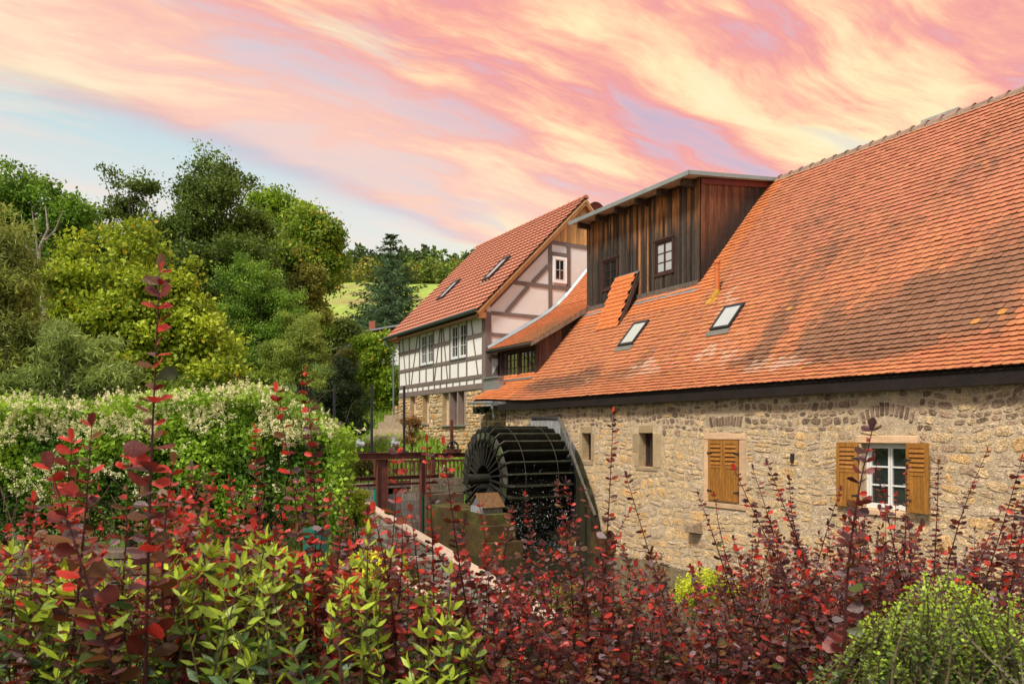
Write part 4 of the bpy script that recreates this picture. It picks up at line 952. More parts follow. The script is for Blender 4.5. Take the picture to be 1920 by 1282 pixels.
# water falling from the paddles
def drops():
    n = 1300; P = []
    a = rng.uniform(-1.5, .35, n); t = rng.uniform(WT0+.1, WT1-.1, n); r = WR+.02
    s = WS-np.cos(a)*r*rng.uniform(.55, 1.03, n); z = np.minimum(WZ+np.sin(a)*r, WZ+.6)-rng.uniform(0, 1.2, n)**1.2
    strands = rng.random(n) < .5; t[strands] = np.round(t[strands]*7)/7+rng.normal(0, .012, strands.sum())
    z = np.maximum(z, -3.28); s = s-.05; P = np.stack([s, t, z], -1)
    tv = [(0, 0, 1), (1, 0, 0), (0, 1, 0), (-1, 0, 0), (0, -1, 0), (0, 0, -1)]; tf = [(0, 1, 2), (0, 2, 3), (0, 3, 4), (0, 4, 1), (5, 2, 1), (5, 3, 2), (5, 4, 3), (5, 1, 4)]
    rr_ = rng.uniform(.003, .007, n); one = np.ones((n, 1))
    V, F = inst_b(tv, tf, P, one*[[1, 0, 0]], one*[[0, 1, 0]], one*[[0, 0, 1]], np.stack([rr_, rr_, rr_*rng.uniform(1, 3.5, n)], 1))
    mk('water_droplets', V, F, 'drop', kind='stuff')
drops()
# splash boards on the wall behind the wheel
sp = MB().box(18.9, 20.6, 12.60, 12.62, -1.0, .4, (.3, .3, .3)).build('splash_guard', 'old_wood', mill, label='grey plank guard behind the water wheel')
def sp_top(s): return np.interp(s, [16.9, 17.22, 17.98, 18.95, 20.55, 21.4], [-3.2, -1.94, -.67, .44, .50, -.4])
board_wall(sp, 18.15, 21.2, lambda x: -3.0, sp_top, 'T', 12.66, .09, .14, lambda a, z, i: np.array([.20, .20, .20])*(.5+.9*hash2(i, 6, 1))*(.12+.88*sstep(z, -1.1, -.2)), seed=12)
board_wall(sp, 16.95, 18.148, lambda x: -3.4, sp_top, 'T', 12.68, .12, .2, lambda a, z, i: np.array([.035, .030, .012])*(.6+.8*hash2(i, 6, 1)), seed=13, th=.05)
MB().bar((18.95, 12.6, .48), (17.1, 12.6, -2.3), .05, -.06, (0, 1, 0), (.17, .15, .12)).bar((18.95, 12.6, .48), (20.6, 12.6, .53), .05, -.06, (0, 1, 0), (.05, .05, .05)).build('edge_batten', 'old_wood', sp)

# ------------------------------------------------------------------ concrete piers, hood
pier = thing('concrete_pier', 'mossy stepped concrete pier in front of the wheel hub', 'pier', tuple(Bw(19, 9.5, -3.4)))
def mcol(V):                                  # moss creeping over concrete
    n_ = fbm(V[:, 0]*2.1+V[:, 1], V[:, 2]*2.1+V[:, 1]*2, 6)
    f = sstep(n_, .35, .65)[:, None]
    f = f*(.25+.75*sstep(V[:, 2], -2.7, -2.1))[:, None]; return np.array([.075, .045, .016])*(1-f)+np.array([.095, .095, .018])*f
def subbox(a0, a1, b0, b1, z0, z1, name, mat, par, step=.12, cf=mcol):
    m = MB(); V = []; F = []; n = 0
    def face(o, e1, e2):
        nonlocal n
        l1, l2 = np.linalg.norm(e1), np.linalg.norm(e2); k1, k2 = max(1, int(l1/step)), max(1, int(l2/step)); o, e1, e2 = map(np.array, (o, e1, e2))
        for i in range(k1+1):
            for j in range(k2+1): V.append(o+e1*i/k1+e2*j/k2)
        for i in range(k1):
            for j in range(k2): a = n+i*(k2+1)+j; F.append((a, a+1, a+k2+2, a+k2+1))
        n += (k1+1)*(k2+1)
    A, Bx, Z = (a1-a0, 0, 0), (0, b1-b0, 0), (0, 0, z1-z0)
    face((a0, b0, z0), A, Z); face((a0, b1, z0), A, Z); face((a0, b0, z0), Bx, Z); face((a1, b0, z0), Bx, Z); face((a0, b0, z1), A, Bx)
    V = np.array(V); m.V = [V]; m.C = [cf(V)]; m.F = [list(f) for f in F]; m.n = len(V); return m.build(name, mat, par)
subbox(18.6, 21.6, 9.0, 10.1, -3.7, -2.12, 'pier_block', 'moss_stone', pier)
subbox(17.3, 18.59, 9.25, 10.1, -3.7, -2.44, 'pier_block', 'moss_stone', pier)
subbox(17.0, 17.29, 9.2, 10.15, -3.7, -2.85, 'pier_block', 'moss_stone', pier)
subbox(17.45, 18.62, 9.3, 10.05, -2.44, -2.16, 'pier_block', 'moss_stone', pier)
subbox(16.5, 17.0, 12.35, 12.78, -3.7, -2.75, 'pier_block', 'moss_stone', pier)
hood = thing('bearing_hood', 'little wooden gabled hood covering the wheel bearing on the mossy pier', 'hood', tuple(Bw(18.2, 9.7, -2.16)))
h0, h1, g0, g1 = 17.75, 18.45, 9.35, 9.95
MB().add([(h0, g0, -2.155), (h1, g0, -2.155), (h1, g0, -1.95), ((h0+h1)/2, g0, -1.66), (h0, g0, -1.95), (h0, g1, -2.155), (h1, g1, -2.155), (h1, g1, -1.95), ((h0+h1)/2, g1, -1.66), (h0, g1, -1.95)],
         [(0, 1, 2, 3, 4), (5, 9, 8, 7, 6), (0, 4, 9, 5), (1, 6, 7, 2)], (.16, .15, .14)).build('hood_body', 'old_wood', hood)
for sg, (sa, sb) in ((0, (h0-.06, (h0+h1)/2)), (1, (h1+.06, (h0+h1)/2))):
    MB().bar((sa, g0-.05, -2.0), (sb, g0-.05, -1.63), .02, .7, (0, 1, 0), (.17, .085, .035)).build('hood_roof', 'old_wood', hood)
for i in range(5): MB().box(h0+.02+i*.135, h0+.145+i*.135, g0-.02, g0-.004, -2.15, -1.97+.0*i, (.30, .31, .33)).build('plank', 'old_wood', hood)

# ------------------------------------------------------------------ sluice gate frame
sl = thing('sluice_gate', 'rust red steel sluice frame with grey board gates across the channel', 'sluice', tuple(Bw(20.8, 7.8, -3)))
def ibeam(p, q, w, h, par, name='steel_beam'):
    p, q = np.array(p, float), np.array(q, float); m = MB(); ax = unit(q-p); sd_ = np.cross(ax, [0, 0, 1]); f = .02
    for (cw, z0, z1) in ((w, h/2-f, h/2), (w, -h/2, -h/2+f), (.02, -h/2, h/2)):
        V = [e+sd_*cw/2*i+np.array([0, 0, z]) for e in (p, q) for i, z in ((-1, z0), (1, z0), (1, z1), (-1, z1))]
        m.add(V, [(0, 1, 2, 3), (4, 7, 6, 5), (0, 4, 5, 1), (1, 5, 6, 2), (2, 6, 7, 3), (3, 7, 4, 0)])
    return m.build(name, 'rust_steel', par)
ibeam((20.8, 4.6, -.66), (20.8, 9.02, -.66), .2, .2, sl)
for a, b in ((7.47, 7.80), (8.84, 9.0)):
    MB().box(20.72, 20.88, a, a+.02, -3.5, -.765).box(20.72, 20.88, b-.02, b, -3.5, -.765).box(20.79, 20.81, a+.02, b-.02, -3.5, -.765).build('steel_post', 'rust_steel', sl)
ibeam((21.4, 4.6, -1.37), (21.4, 9.7, -1.33), .12, .12, sl); ibeam((21.0, 4.6, -1.53), (21.0, 9.5, -1.5), .1, .07, sl)
for t in (7.33, 8.33, 6.23):
    MB().box(20.78, 20.84, t-.03, t+.03, -.55, 1.39).build('gate_spindle', 'dark_metal', sl)
    MB().cyl((20.9, t-.06, -1.75), (20.9, t-.06, -.76), .012, 6).build('gate_rod', 'dark_metal', sl); MB().box(20.7, 20.92, t-.1, t+.1, -.558, -.52).build('base_plate', 'dark_metal', sl)
MB().cyl((20.81, 7.33, .2), (20.81, 7.33, .23), .05, 8).cyl((20.81, 8.33, .2), (20.81, 8.33, .23), .05, 8).build('collar', 'dark_metal', sl)
MB().box(20.79, 20.82, 6.95, 7.3, -.33, -.29).build('brace', 'rust_steel', sl)
for (t, z) in ((6.98, -.3), (8.05, -.3)):
    g = MB().cyl((20.8, t-.1, z), (20.8, t+.1, z-.03), .09, 12, (1.6, 1.6, 1.6)).cyl((20.8, t-.02, z), (20.8, t-.05, z+.16), .07, 12, (1.6, 1.6, 1.6)).cyl((20.8, t+.05, z-.2), (20.8, t+.03, z), .05, 10, (.2, .2, .2)).cyl((20.75, t-.13, z+.03), (20.62, t-.15, z+.05), .045, 10, (1.6, 1.6, 1.6))
    g.build('gate_motor', 'zinc', sl)
for a, b, ztop, zbot in ((4.8, 7.42, -1.63, -2.9), (7.82, 8.86, -1.79, -3.3)):
    z = ztop
    while z > zbot:
        h = rng.uniform(.19, .24); MB().box(20.86, 20.92, a, b, z-h+.006, z, np.array([.24, .20, .17])*rng.uniform(.7, 1.15)).build('gate_board', 'old_wood', sl); z -= h
for t in (7.40, 8.86): MB().box(20.78, 20.86, t, t+.06, -2.25 if t < 8 else -3.2, -1.63 if t < 8 else -1.79).build('guide_rail', 'green_metal', sl)
subbox(20.6, 22.2, 8.96, 10.2, -3.7, -1.84, 'abutment', 'concrete', sl, cf=lambda V: np.array([.26, .21, .15])*(.8+.4*fbm(V[:, 0]*3, V[:, 2]*3+V[:, 1], 4))[:, None])
for i, (zz, aa) in enumerate(((-1.45, .0), (-1.7, .05), (-1.95, .0))):
    MB().box(22.3, 22.4, 9.2, 11.9, zz-.24, zz-.008, np.array([.28, .22, .15])*rng.uniform(.8, 1.1)).build('abutment_plank', 'old_wood', sl)
subbox(22.42, 22.6, 9.2, 12.75, -3.7, -1.78, 'abutment', 'concrete', sl, cf=lambda V: np.array([.5, .42, .30])*(.6+.6*fbm(V[:, 0]*3, V[:, 2]*3+V[:, 1], 4))[:, None])
sl2 = thing('winding_gear', 'rust red hand winch with toothed rack on a short beam by the stone house', 'winch', tuple(Bw(22.5, 10.7, -.7)))
ibeam((22.5, 9.9, -.72), (22.5, 12.2, -.72), .14, .14, sl2); MB().box(22.44, 22.52, 10.63, 10.72, -.65, .44).build('rack_bar', 'rust_steel', sl2)
MB().box(22.36, 22.6, 10.45, 10.98, -.65, -.52).build('base_plate', 'rust_steel', sl2)
gp = [(22.40, 10.68+.19*cos(a), -.46+.19*sin(a)) for a in np.linspace(0, 2*pi, 25)]; V, F = tube_np(gp, .03, 5, False); g = MB().add(V, F)
for a in np.linspace(0, pi, 4)[:3]: g.bar((22.40, 10.68+.19*cos(a), -.46+.19*sin(a)), (22.40, 10.68-.19*cos(a), -.46-.19*sin(a)), .02, .02, (1, 0, 0))
g.build('gear_wheel', 'dark_metal', sl2); MB().cyl((22.3, 10.68, -.46), (22.62, 10.68, -.46), .04, 8).build('shaft', 'dark_metal', sl2)
for t in (9.95, 12.1): MB().box(22.45, 22.55, t, t+.1, -2.4, -.79).build('steel_post', 'rust_steel', sl2)
rl = thing('footbridge_railing', 'dark brown slatted railing of the footbridge behind the sluice frame', 'railing', tuple(Bw(23, 10.5, -1.6)))
MB().box(23.0, 23.06, 8.2, 12.4, -.95, -.88).build('rail', 'rust_steel', rl); MB().box(23.0, 23.06, 8.2, 12.4, -1.62, -1.55).build('rail', 'rust_steel', rl)
for t in np.arange(8.25, 12.4, .145): MB().box(23.01, 23.05, t, t+.035, -1.548, -.952).build('baluster', 'rust_steel', rl)
for t in (8.2, 10.2, 12.3): MB().box(22.96, 23.1, t, t+.11, -2.6, -.83).build('railing_post', 'rust_steel', rl)
MB().box(22.9, 24.1, 5.0, 12.5, -1.76, -1.66, (.2, .16, .12)).build('deck', 'old_wood', rl)

# timber-lined channel (flume)
fm = thing('timber_flume', 'pale board-capped timber channel running diagonally from the sluice gates', 'channel', (-2, 15, -2.6))
d2 = unit(np.append(FL1-FL0, 0)); sidev = np.array([d2[1], -d2[0], 0])         # points to the left bank
if sidev[0] > 0: sidev = -sidev
A0 = np.append(FL0, -2.0)
Lf = 15.0
for off, st0 in ((0, 0), (1.15, 0.5)):
    p = A0+sidev*off*1.0+d2*st0
    k = 0
    while k < Lf-st0:
        e = min(k+3.6, Lf-st0); q = p+d2*k; q2 = p+d2*(e-.012); z = rng.normal(0, .004)
        MB('w').bar(q+[0, 0, z-.045], q2+[0, 0, z-.045], .24, .045, (0, 0, 1), np.array([.58, .44, .33])*rng.uniform(.9, 1.1)).build('cap_board', 'new_wood', fm); k = e
    for i in range(int(Lf/.9)):
        q = p+d2*(i*.9); o = sidev*(.05 if off == 0 else -.05)
        for j in range(4):
            zt_ = -2.05-j*.2
            MB('w').bar(q+o+[0, 0, zt_-2.0-(-2.0)-.19+2.0-2.0+2.0], q+d2*.89+o+[0, 0, zt_-.19+2.0], .035, .185, (0, 0, 1), np.array([.40, .36, .30])*rng.uniform(.75, 1.1)).build('lining_board', 'old_wood', fm)
    mm = MB('w'); o = -sidev*.06 if off == 0 else sidev*.06
    mm.bar(p+o+[0, 0, -1.7], p+d2*Lf+o+[0, 0, -1.7], .16, 1.64, (0, 0, 1), (.20, .17, .13)).build('channel_wall', 'concrete', fm)
MB('w').add([A0+d2*0+[0, 0, -.72], A0+d2*Lf+[0, 0, -.72], A0+d2*Lf+sidev*1.15+[0, 0, -.72], A0+sidev*1.15+[0, 0, -.72]], [(0, 1, 2, 3)]).build('channel_water', 'water', fm)
for k in range(6):
    q = A0+d2*(1.5+k*2.2); MB('w').bar(q+[0, 0, -.10], q+sidev*1.15+[0, 0, -.10], .09, .07, (0, 0, 1), (.45, .36, .28)).build('cross_brace', 'new_wood', fm)
# bank rim and algae islands in the pool
def algae():
    n = 9000; a = rng.uniform(0, 1, n); x = rng.uniform(-1.2, 2.2, n); y = rng.uniform(10.5, 16.5, n)
    k = (stream_side(x, y) > .25) & (fbm(x*.9, y*.9, 31) > .47); x, y = x[k], y[k]; m = len(x)
    P = np.stack([x, y, np.full(m, -3.3)+rng.uniform(0, .05, m)], -1); D = unit(rng.normal(0, 1, (m, 3))*[1, 1, .35]+[0, 0, .3]); Nn = unit(rng.normal(0, 1, (m, 3))*.6+[0, 0, 1])
    S_ = unit(np.cross(D, Nn)); tv = [(0, 0, 0), (.5, .4, 0), (1, 0, 0), (.5, -.4, 0)]
    V, F = inst(tv, [(0, 1, 2, 3)], P, D, S_, Nn, rng.uniform(.03, .07, m)); c = np.array([.10, .14, .03])*rng.uniform(.6, 1.3, m)[:, None]; c[rng.random(m) < .3] *= [1.7, 1., .7]
    mk('algae', V, F, 'leaf', col=np.repeat(c, 4, 0), kind='stuff')
algae()

# ------------------------------------------------------------------ foliage tools
QUAD = ([(0, 0, 0), (.45, .32, .06), (1, 0, -.05), (.45, -.32, .06)], [(0, 1, 2, 3)])
def leaf_quads(P, size, col, r, aspect=1., up=.35, droop=0., dirs=None):
    n = len(P); D = r.normal(0, 1, (n, 3)) if dirs is None else dirs+r.normal(0, .35, (n, 3))
    D[:, 2] -= droop; D = unit(D); Nn = unit(r.normal(0, 1, (n, 3))*[.9, .9, .6]+[0, 0, up*2.2]); S_ = unit(np.cross(D, Nn)); Nn = np.cross(S_, D)
    s = size*r.uniform(.5, 1.45, n); V, F = inst(QUAD[0], QUAD[1], P, D, S_, Nn, np.stack([s, s*aspect, s], 1))
    return V, F[0], np.repeat(col, 4, 0)
def crown_points(blobs, ncl, per, rc, r, shell=.55):
    """clusters in the outer part of overlapping ellipsoids (cx,cy,cz,rx,ry,rz)"""
    blobs = np.array(blobs, float); vol = blobs[:, 3]*blobs[:, 5]; p = vol/vol.sum(); b = r.choice(len(blobs), ncl, p=p)
    d = unit(r.normal(0, 1, (ncl, 3))); rad = r.uniform(shell, 1.04, ncl)**.7
    # boughs: every blob is broken up into tufts that stand out to different lengths
    ns = max(8, ncl//13); bb = r.choice(len(blobs), ns, p=p); ds = unit(r.normal(0, 1, (ns, 3))+[0, 0, .15]); rs = r.uniform(.35, 1.0, ns)
    sc0 = blobs[bb, :3]+ds*rs[:, None]*blobs[bb, 3:]; sr = blobs[bb, 3:].mean(1)*r.uniform(.20, .42, ns)
    w_ = r.uniform(.3, 1, ns)*sr**1.6; q = r.choice(ns, ncl, p=w_/w_.sum())
    e = r.normal(0, 1, (ncl, 3)); e = unit(e)*(r.uniform(.15, 1, ncl)[:, None]**.6)
    c = sc0[q]+e*sr[q][:, None]*[1.25, 1.25, .75]; out = r.random(ncl) < .05; c[out] += unit(r.normal(0, 1, (out.sum(), 3))+[0, 0, .5])*sr[q[out]][:, None]*.7
    core = r.random(ncl) < .16; c[core] = (blobs[b, :3]+d*(rad*.75)[:, None]*blobs[b, 3:])[core]
    P = np.repeat(c, per, 0)+r.normal(0, 1, (ncl*per, 3))*rc*.72*np.repeat(r.uniform(.6, 1.3, ncl), per)[:, None]*[1, 1, .6]
    global _tuft; _tuft = (r.normal(0, 1, ns)*.8)[q]
    return c, P, d
def tree(name, label, x, y, zbase, h, blobs, ncl, per, rc, lsize, c1, c2, seed, trunk=.18, bark=(.09, .075, .055), aspect=1., droop=0., group=None, mat='leaf', autumn=0., shell=.5, limbs=14, cat='tree', trunk_to=.8, up=.35):
    """a tree: tapered trunk with limbs, crown of many leaves. blobs in metres relative to the base"""
    r = np.random.default_rng(seed); base = np.array([x, y, zbase]); o = thing(name, label, cat, tuple(base), group)
    c, P, d = crown_points([(b[0]+x, b[1]+y, b[2]+zbase, b[3], b[4], b[5]) for b in blobs], ncl, per, rc, r, shell)
    pts = [base+[0, 0, -.3]]; 
    for k in range(1, 7): pts.append(base+np.array([r.normal(0, .02*h), r.normal(0, .02*h), h*trunk_to*k/6]))
    MB('w').tube(pts, np.linspace(trunk, trunk*.22, 7), 9, bark).build('trunk', 'bark', o)
    paths, rad = [], []
    for i in r.choice(len(c), min(limbs*4, len(c)), replace=False):
        e = c[i]; k = r.uniform(.25, .8); st = pts[0]+(pts[-1]-pts[0])*np.clip(k*(e[2]-zbase)/(h*trunk_to), .12, .95)
        mid = st*.45+e*.55+[0, 0, -.06*np.linalg.norm(e-st)]
        paths.append([st, (st+mid)/2+[0, 0, .02*h], mid, e]); rad.append(np.array([.32, .24, .15, .05])*trunk*r.uniform(.5, 1.1))
    V, F = tubes_np(paths, rad, 5); mk('limbs', V, F, 'bark', o, col=bark, kind='stuff')
    per_c = np.repeat(np.clip(.55+.22*_tuft+r.normal(0, .2, ncl), 0, 1), per)[:, None]; c1, c2 = np.array(c1), np.array(c2)
    col = (c1*(1-per_c)+c2*per_c)*r.uniform(.75, 1.25, len(P))[:, None]
    if autumn: k = r.random(len(P)) < autumn; col[k] = np.array([.36, .26, .03])*r.uniform(.6, 1.2, k.sum())[:, None]
    dirs = None
    V, F, C = leaf_quads(P, lsize*.92, col, r, aspect, up=up, droop=droop)
    mk('crown', V, F, mat, o, col=C, kind='stuff'); return o
def conifer(name, label, x, y, zb, h, R, c1, c2, seed, lsize=.32, density=1., group=None, mat='leaf', cat='tree'):
    r = np.random.default_rng(seed); o = thing(name, label, cat, (x, y, zb), group)
    MB('w').tube([(x, y, zb-.4), (x, y, zb+h*.5), (x, y, zb+h*.97)], [h*.02, h*.013, h*.002], 8, (.07, .05, .04)).build('trunk', 'bark', o)
    P, D, T, paths, rad = [], [], [], [], []
    lev = int(h/ .55)
    for k in range(lev):
        f = (k+.5)/lev; z = zb+h*(.05+.93*f); rr_ = R*(1-f)**.8*(1-.25*(f < .08)); nb = max(5, int(13*(1-f*.6)))
        for b in range(nb):
            a = b/nb*2*pi+k*1.1+r.normal(0, .2); L_ = rr_*r.uniform(.72, 1.15); dr = np.array([cos(a), sin(a), 0])
            q = np.linspace(.12, 1, max(3, int(L_/.3*density))); zz_ = -.30*L_*q**1.0+.22*L_*q**2.2*(1+f)
            cpt = np.array([x, y, z])+dr*(L_*q)[:, None]+np.stack([0*q, 0*q, zz_], 1); paths.append(cpt); rad.append(np.linspace(.035, .01, len(q)))
            for i, c in enumerate(cpt):
                wd_ = .32*L_*(1.05-q[i])+.1; m = int(11*density)
                sd_ = np.array([-dr[1], dr[0], 0]); off = r.uniform(-1, 1, m)[:, None]*wd_*sd_+r.normal(0, .05, (m, 3))-np.abs(r.normal(0, .07, m))[:, None]*[0, 0, 1]
                P.append(c+off); D.append(dr*.8+sd_*np.sign(r.normal(0, 1, m))[:, None]*.7+[0, 0, -.12]); T.append(np.full(m, .35+.65*q[i]))
    P, D, T = np.concatenate(P), np.concatenate(D), np.concatenate(T); c1, c2 = np.array(c1), np.array(c2)
    col = (c1*(1-T[:, None])+c2*T[:, None])*r.uniform(.7, 1.3, len(P))[:, None]
    V, F, C = leaf_quads(P, lsize, col, r, .42, up=.5, dirs=D)
    Vb, Fb = tubes_np(paths, rad, 3); mk('limbs', Vb, Fb, 'bark', o, col=(.05, .04, .03), kind='stuff')
    mk('crown', V, F, mat, o, col=C, kind='stuff'); return o
GA, GB = (.05, .085, .014), (.13, .19, .03)          # dull to bright leaf green

def P_(u, v, Y): return at(u, v, Y)
def blobs_at(x, y, zb, lst):                          # lst of (u, v, ru_px, rv_px, dy) seen at depth y+dy -> blobs rel. to base
    out = []
    for (u, v, ru, rv, dy) in lst:
        Y = y+dy; p = at(u, v, Y); out.append((p[0]-x, dy, p[2]-zb, ru/FPX*Y, (ru+rv)/2.2/FPX*Y, rv/FPX*Y))
    return out
def px_tree(name, label, u, Y, lst, ncl, per, rc, ls, c1, c2, seed, **k):
    x = at(u, 800, Y)[0]; zb = float(gz(x, Y)); bl = blobs_at(x, Y, zb, lst); h = max(b[2]+b[5] for b in bl)
    return tree(name, label, x, Y, zb, h, bl, ncl, per, rc, ls, c1, c2, seed, **k)
# left background trees
px_tree('tall_tree', 'tall mid-green tree at the far left edge with bare branches poking out', 60, 30, [(-20, 400, 90, 90, 0), (60, 420, 80, 100, 0), (110, 460, 55, 90, 0), (20, 340, 55, 60, 0), (95, 370, 45, 50, 0), (40, 560, 120, 120, 0), (-30, 320, 60, 40, 0)], 620, 60, .32, .15, (.035, .075, .012), (.11, .19, .025), 1, trunk=.3)
px_tree('slender_tree', 'thin tree with small dark crown tufts standing clear of its neighbours', 243, 36, [(222, 335, 34, 28, 0), (268, 345, 30, 28, 0), (215, 385, 38, 30, 0), (275, 390, 36, 30, 0), (240, 430, 50, 50, 0), (240, 520, 70, 90, 0)], 260, 55, .3, .15, (.035, .06, .014), (.085, .12, .025), 2, trunk=.2, shell=.2)
px_tree('broad_tree', 'tallest dark green tree of the group, with rounded dense crown', 395, 33, [(395, 320, 48, 52, 0), (360, 370, 60, 55, 0), (440, 360, 45, 50, 0), (400, 410, 90, 70, -1), (340, 450, 80, 60, 0), (455, 450, 70, 70, 0), (400, 510, 130, 90, -1), (330, 540, 90, 90, 0), (470, 540, 80, 90, 0)], 1400, 62, .34, .14, (.026, .046, .012), (.085, .125, .026), 3, trunk=.34, limbs=22)
px_tree('lime_tree', 'yellow-green tree right of the tall dark tree', 500, 42, [(505, 390, 45, 45, 0), (545, 420, 45, 45, 0), (490, 470, 60, 60, 0), (560, 480, 70, 60, 0), (470, 400, 30, 30, 0)], 420, 60, .4, .2, (.07, .12, .015), (.18, .26, .03), 4, trunk=.3)
px_tree('walnut_tree', 'bright green tree with overhanging boughs at the meadow edge', 575, 38, [(600, 430, 42, 42, 0), (618, 480, 30, 40, 0), (570, 430, 50, 45, 0), (545, 500, 60, 60, 0), (575, 560, 42, 50, 0), (600, 520, 38, 40, 0), (560, 610, 60, 60, 0)], 620, 60, .36, .2, (.06, .10, .014), (.15, .22, .03), 5, trunk=.3, autumn=.05)
px_tree('autumn_tree', 'thin browning larch-like tree between two green trees', 560, 36, [(560, 480, 14, 50, 0), (560, 560, 20, 60, 0), (598, 585, 18, 36, 0), (585, 530, 22, 45, 0)], 170, 50, .28, .16, (.07, .08, .018), (.16, .16, .035), 6, trunk=.14)
px_tree('background_tree', 'green tree filling the gap behind the slender tree', 165, 44, [(170, 440, 70, 60, 0), (130, 430, 50, 60, 0), (300, 470, 70, 60, 0), (190, 520, 130, 80, 0)], 420, 60, .5, .24, (.04, .075, .012), (.10, .16, .02), 7, trunk=.25)
px_tree('hazel_bush', 'large yellow-green leafy bush with arching shoots above the flowering vine', 250, 17, [(250, 480, 80, 50, 0), (170, 540, 80, 80, 0), (300, 560, 90, 80, 0), (210, 620, 110, 90, 0), (320, 640, 110, 90, 0), (370, 680, 80, 70, 0), (420, 700, 60, 50, -.5), (150, 460, 50, 40, 0), (230, 430, 50, 25, 0), (345, 510, 30, 30, 0), (120, 700, 120, 80, 0)], 1500, 46, .20, .105, (.075, .11, .012), (.26, .31, .035), 8, trunk=.14, limbs=26, shell=.45, autumn=.03, cat='bush', aspect=1.2)
px_tree('rounded_bush', 'rounded fresh green birch-like bush in the middle of the trees', 490, 25, [(475, 540, 70, 60, 0), (520, 600, 70, 70, 0), (440, 600, 60, 70, 0), (480, 660, 95, 60, 0), (450, 520, 40, 35, 0)], 1050, 60, .16, .075, (.05, .10, .018), (.13, .21, .035), 9, trunk=.12, cat='bush')
px_tree('pale_willow_bush', 'pale grey-green feathery bush left of the dark yew', 570, 24, [(570, 640, 48, 50, 0), (590, 680, 42, 50, 0), (535, 680, 50, 45, 0), (555, 610, 35, 30, 0)], 620, 60, .13, .085, (.10, .135, .03), (.22, .27, .08), 10, trunk=.09, cat='bush', aspect=.5)
px_tree('willow', 'grey-green willow with narrow drooping leaves at the left edge', 5, 14, [(5, 500, 55, 90, 0), (-20, 600, 90, 110, 0), (30, 640, 60, 90, 0), (-10, 420, 40, 50, 0), (60, 720, 60, 60, 0)], 900, 46, .17, .13, (.07, .085, .025), (.20, .225, .075), 11, trunk=.14, aspect=.34, droop=.6)
px_tree('silver_willow_bush', 'silvery narrow-leaved bush below the yellow-green bush', 160, 13.5, [(165, 670, 60, 60, 0), (110, 640, 40, 40, 0), (200, 720, 60, 40, 0), (80, 730, 70, 50, 0)], 420, 40, .14, .14, (.07, .10, .035), (.21, .26, .11), 12, trunk=.07, aspect=.28, droop=.5, cat='bush')
px_tree('leafy_thicket', 'dark green thicket between the flowering vine and the rounded bush', 420, 16, [(440, 740, 70, 40, 0), (360, 750, 90, 40, 0), (250, 760, 90, 40, 0), (480, 730, 40, 40, 0)], 420, 50, .16, .09, (.05, .08, .012), (.13, .18, .03), 13, trunk=.06, cat='bush')
px_tree('yew', 'almost black dense yew behind the sluice', 640, 30, [(640, 730, 42, 50, 0), (612, 760, 40, 45, 0), (665, 760, 35, 45, 0), (645, 690, 22, 28, 0), (640, 790, 55, 40, 0)], 560, 60, .16, .11, (.008, .016, .007), (.022, .038, .016), 14, trunk=.14, aspect=.5, limbs=8)
px_tree('light_green_tree', 'light green leafy tree beside the corner of the timber house', 705, 39, [(712, 690, 36, 40, 0), (690, 720, 36, 45, 0), (722, 745, 32, 40, 0), (690, 645, 28, 22, 0), (720, 650, 22, 22, 0), (700, 790, 40, 40, 0)], 620, 60, .26, .17, (.07, .12, .014), (.19, .27, .035), 15, trunk=.14, autumn=.02)
px_tree('pale_shrub', 'small grey-green shrub below the hillside house', 655, 40, [(655, 690, 20, 28, 0), (640, 670, 16, 22, 0), (672, 665, 18, 22, 0)], 160, 50, .22, .15, (.10, .11, .04), (.22, .22, .10), 16, trunk=.06, cat='shrub')
px_tree('dark_thuja', 'dark round conifer bush beyond the pale willow bush', 632, 50, [(635, 620, 22, 24, 0), (655, 625, 22, 26, 0), (610, 620, 26, 24, 0), (640, 655, 40, 22, 0)], 300, 50, .3, .2, (.035, .05, .015), (.085, .11, .03), 17, trunk=.1, cat='bush')
px_tree('olive_hedge', 'olive-green clipped hedge on the slope above the brown roof', 700, 66, [(690, 600, 28, 12, 0), (665, 606, 24, 12, 0), (640, 612, 20, 14, 0)], 200, 50, .3, .22, (.05, .07, .02), (.12, .15, .05), 18, trunk=.08, cat='hedge')
conifer('dark_spruce', 'large dark green spruce behind the roof of the half-timbered house', *at(733, 800, 64)[:2], float(gz(at(733, 800, 64)[0], 64))-1.5, 17.2-float(gz(at(733, 800, 64)[0], 64))+1.6, 4.7, (.008, .018, .009), (.030, .054, .024), 31, .36, 1.0)
conifer('blue_spruce', 'smaller blue-green spruce in front of the dark spruce', *at(731, 800, 57)[:2], float(gz(at(731, 800, 57)[0], 57))-1.5, 14.0-float(gz(at(731, 800, 57)[0], 57))+1.5, 3.7, (.02, .042, .030), (.07, .12, .085), 32, .30, 1.1)
def bare_tree():
    r = np.random.default_rng(40); o = thing('bare_tree', 'pale leafless dead tree standing before the tall green tree at the left', 'tree', (-15.6, 25, -1.9)); b = np.array([at(75, 800, 25)[0], 25, -1.9])
    top = at(85, 385, 25); V, F = tube_np([b, (b+top)/2+[.15, 0, 0], at(72, 470, 25), at(90, 430, 25), top], [.16, .10, .06, .04, .012], 7); mk('trunk', V, F, 'bark', o, col=(.34, .29, .25))
    for (u0, v0, u1, v1) in ((72, 500, 40, 400), (72, 480, 60, 395), (84, 450, 118, 395), (72, 520, 125, 470), (73, 470, 30, 455), (73, 540, 110, 520)):
        p, q = at(u0, v0, 25), at(u1, v1, 25); m = (p+q)/2+r.normal(0, .12, 3); V, F = tube_np([p, m, q], [.045, .028, .008], 5); mk('branch', V, F, 'bark', o, col=(.34, .29, .25))
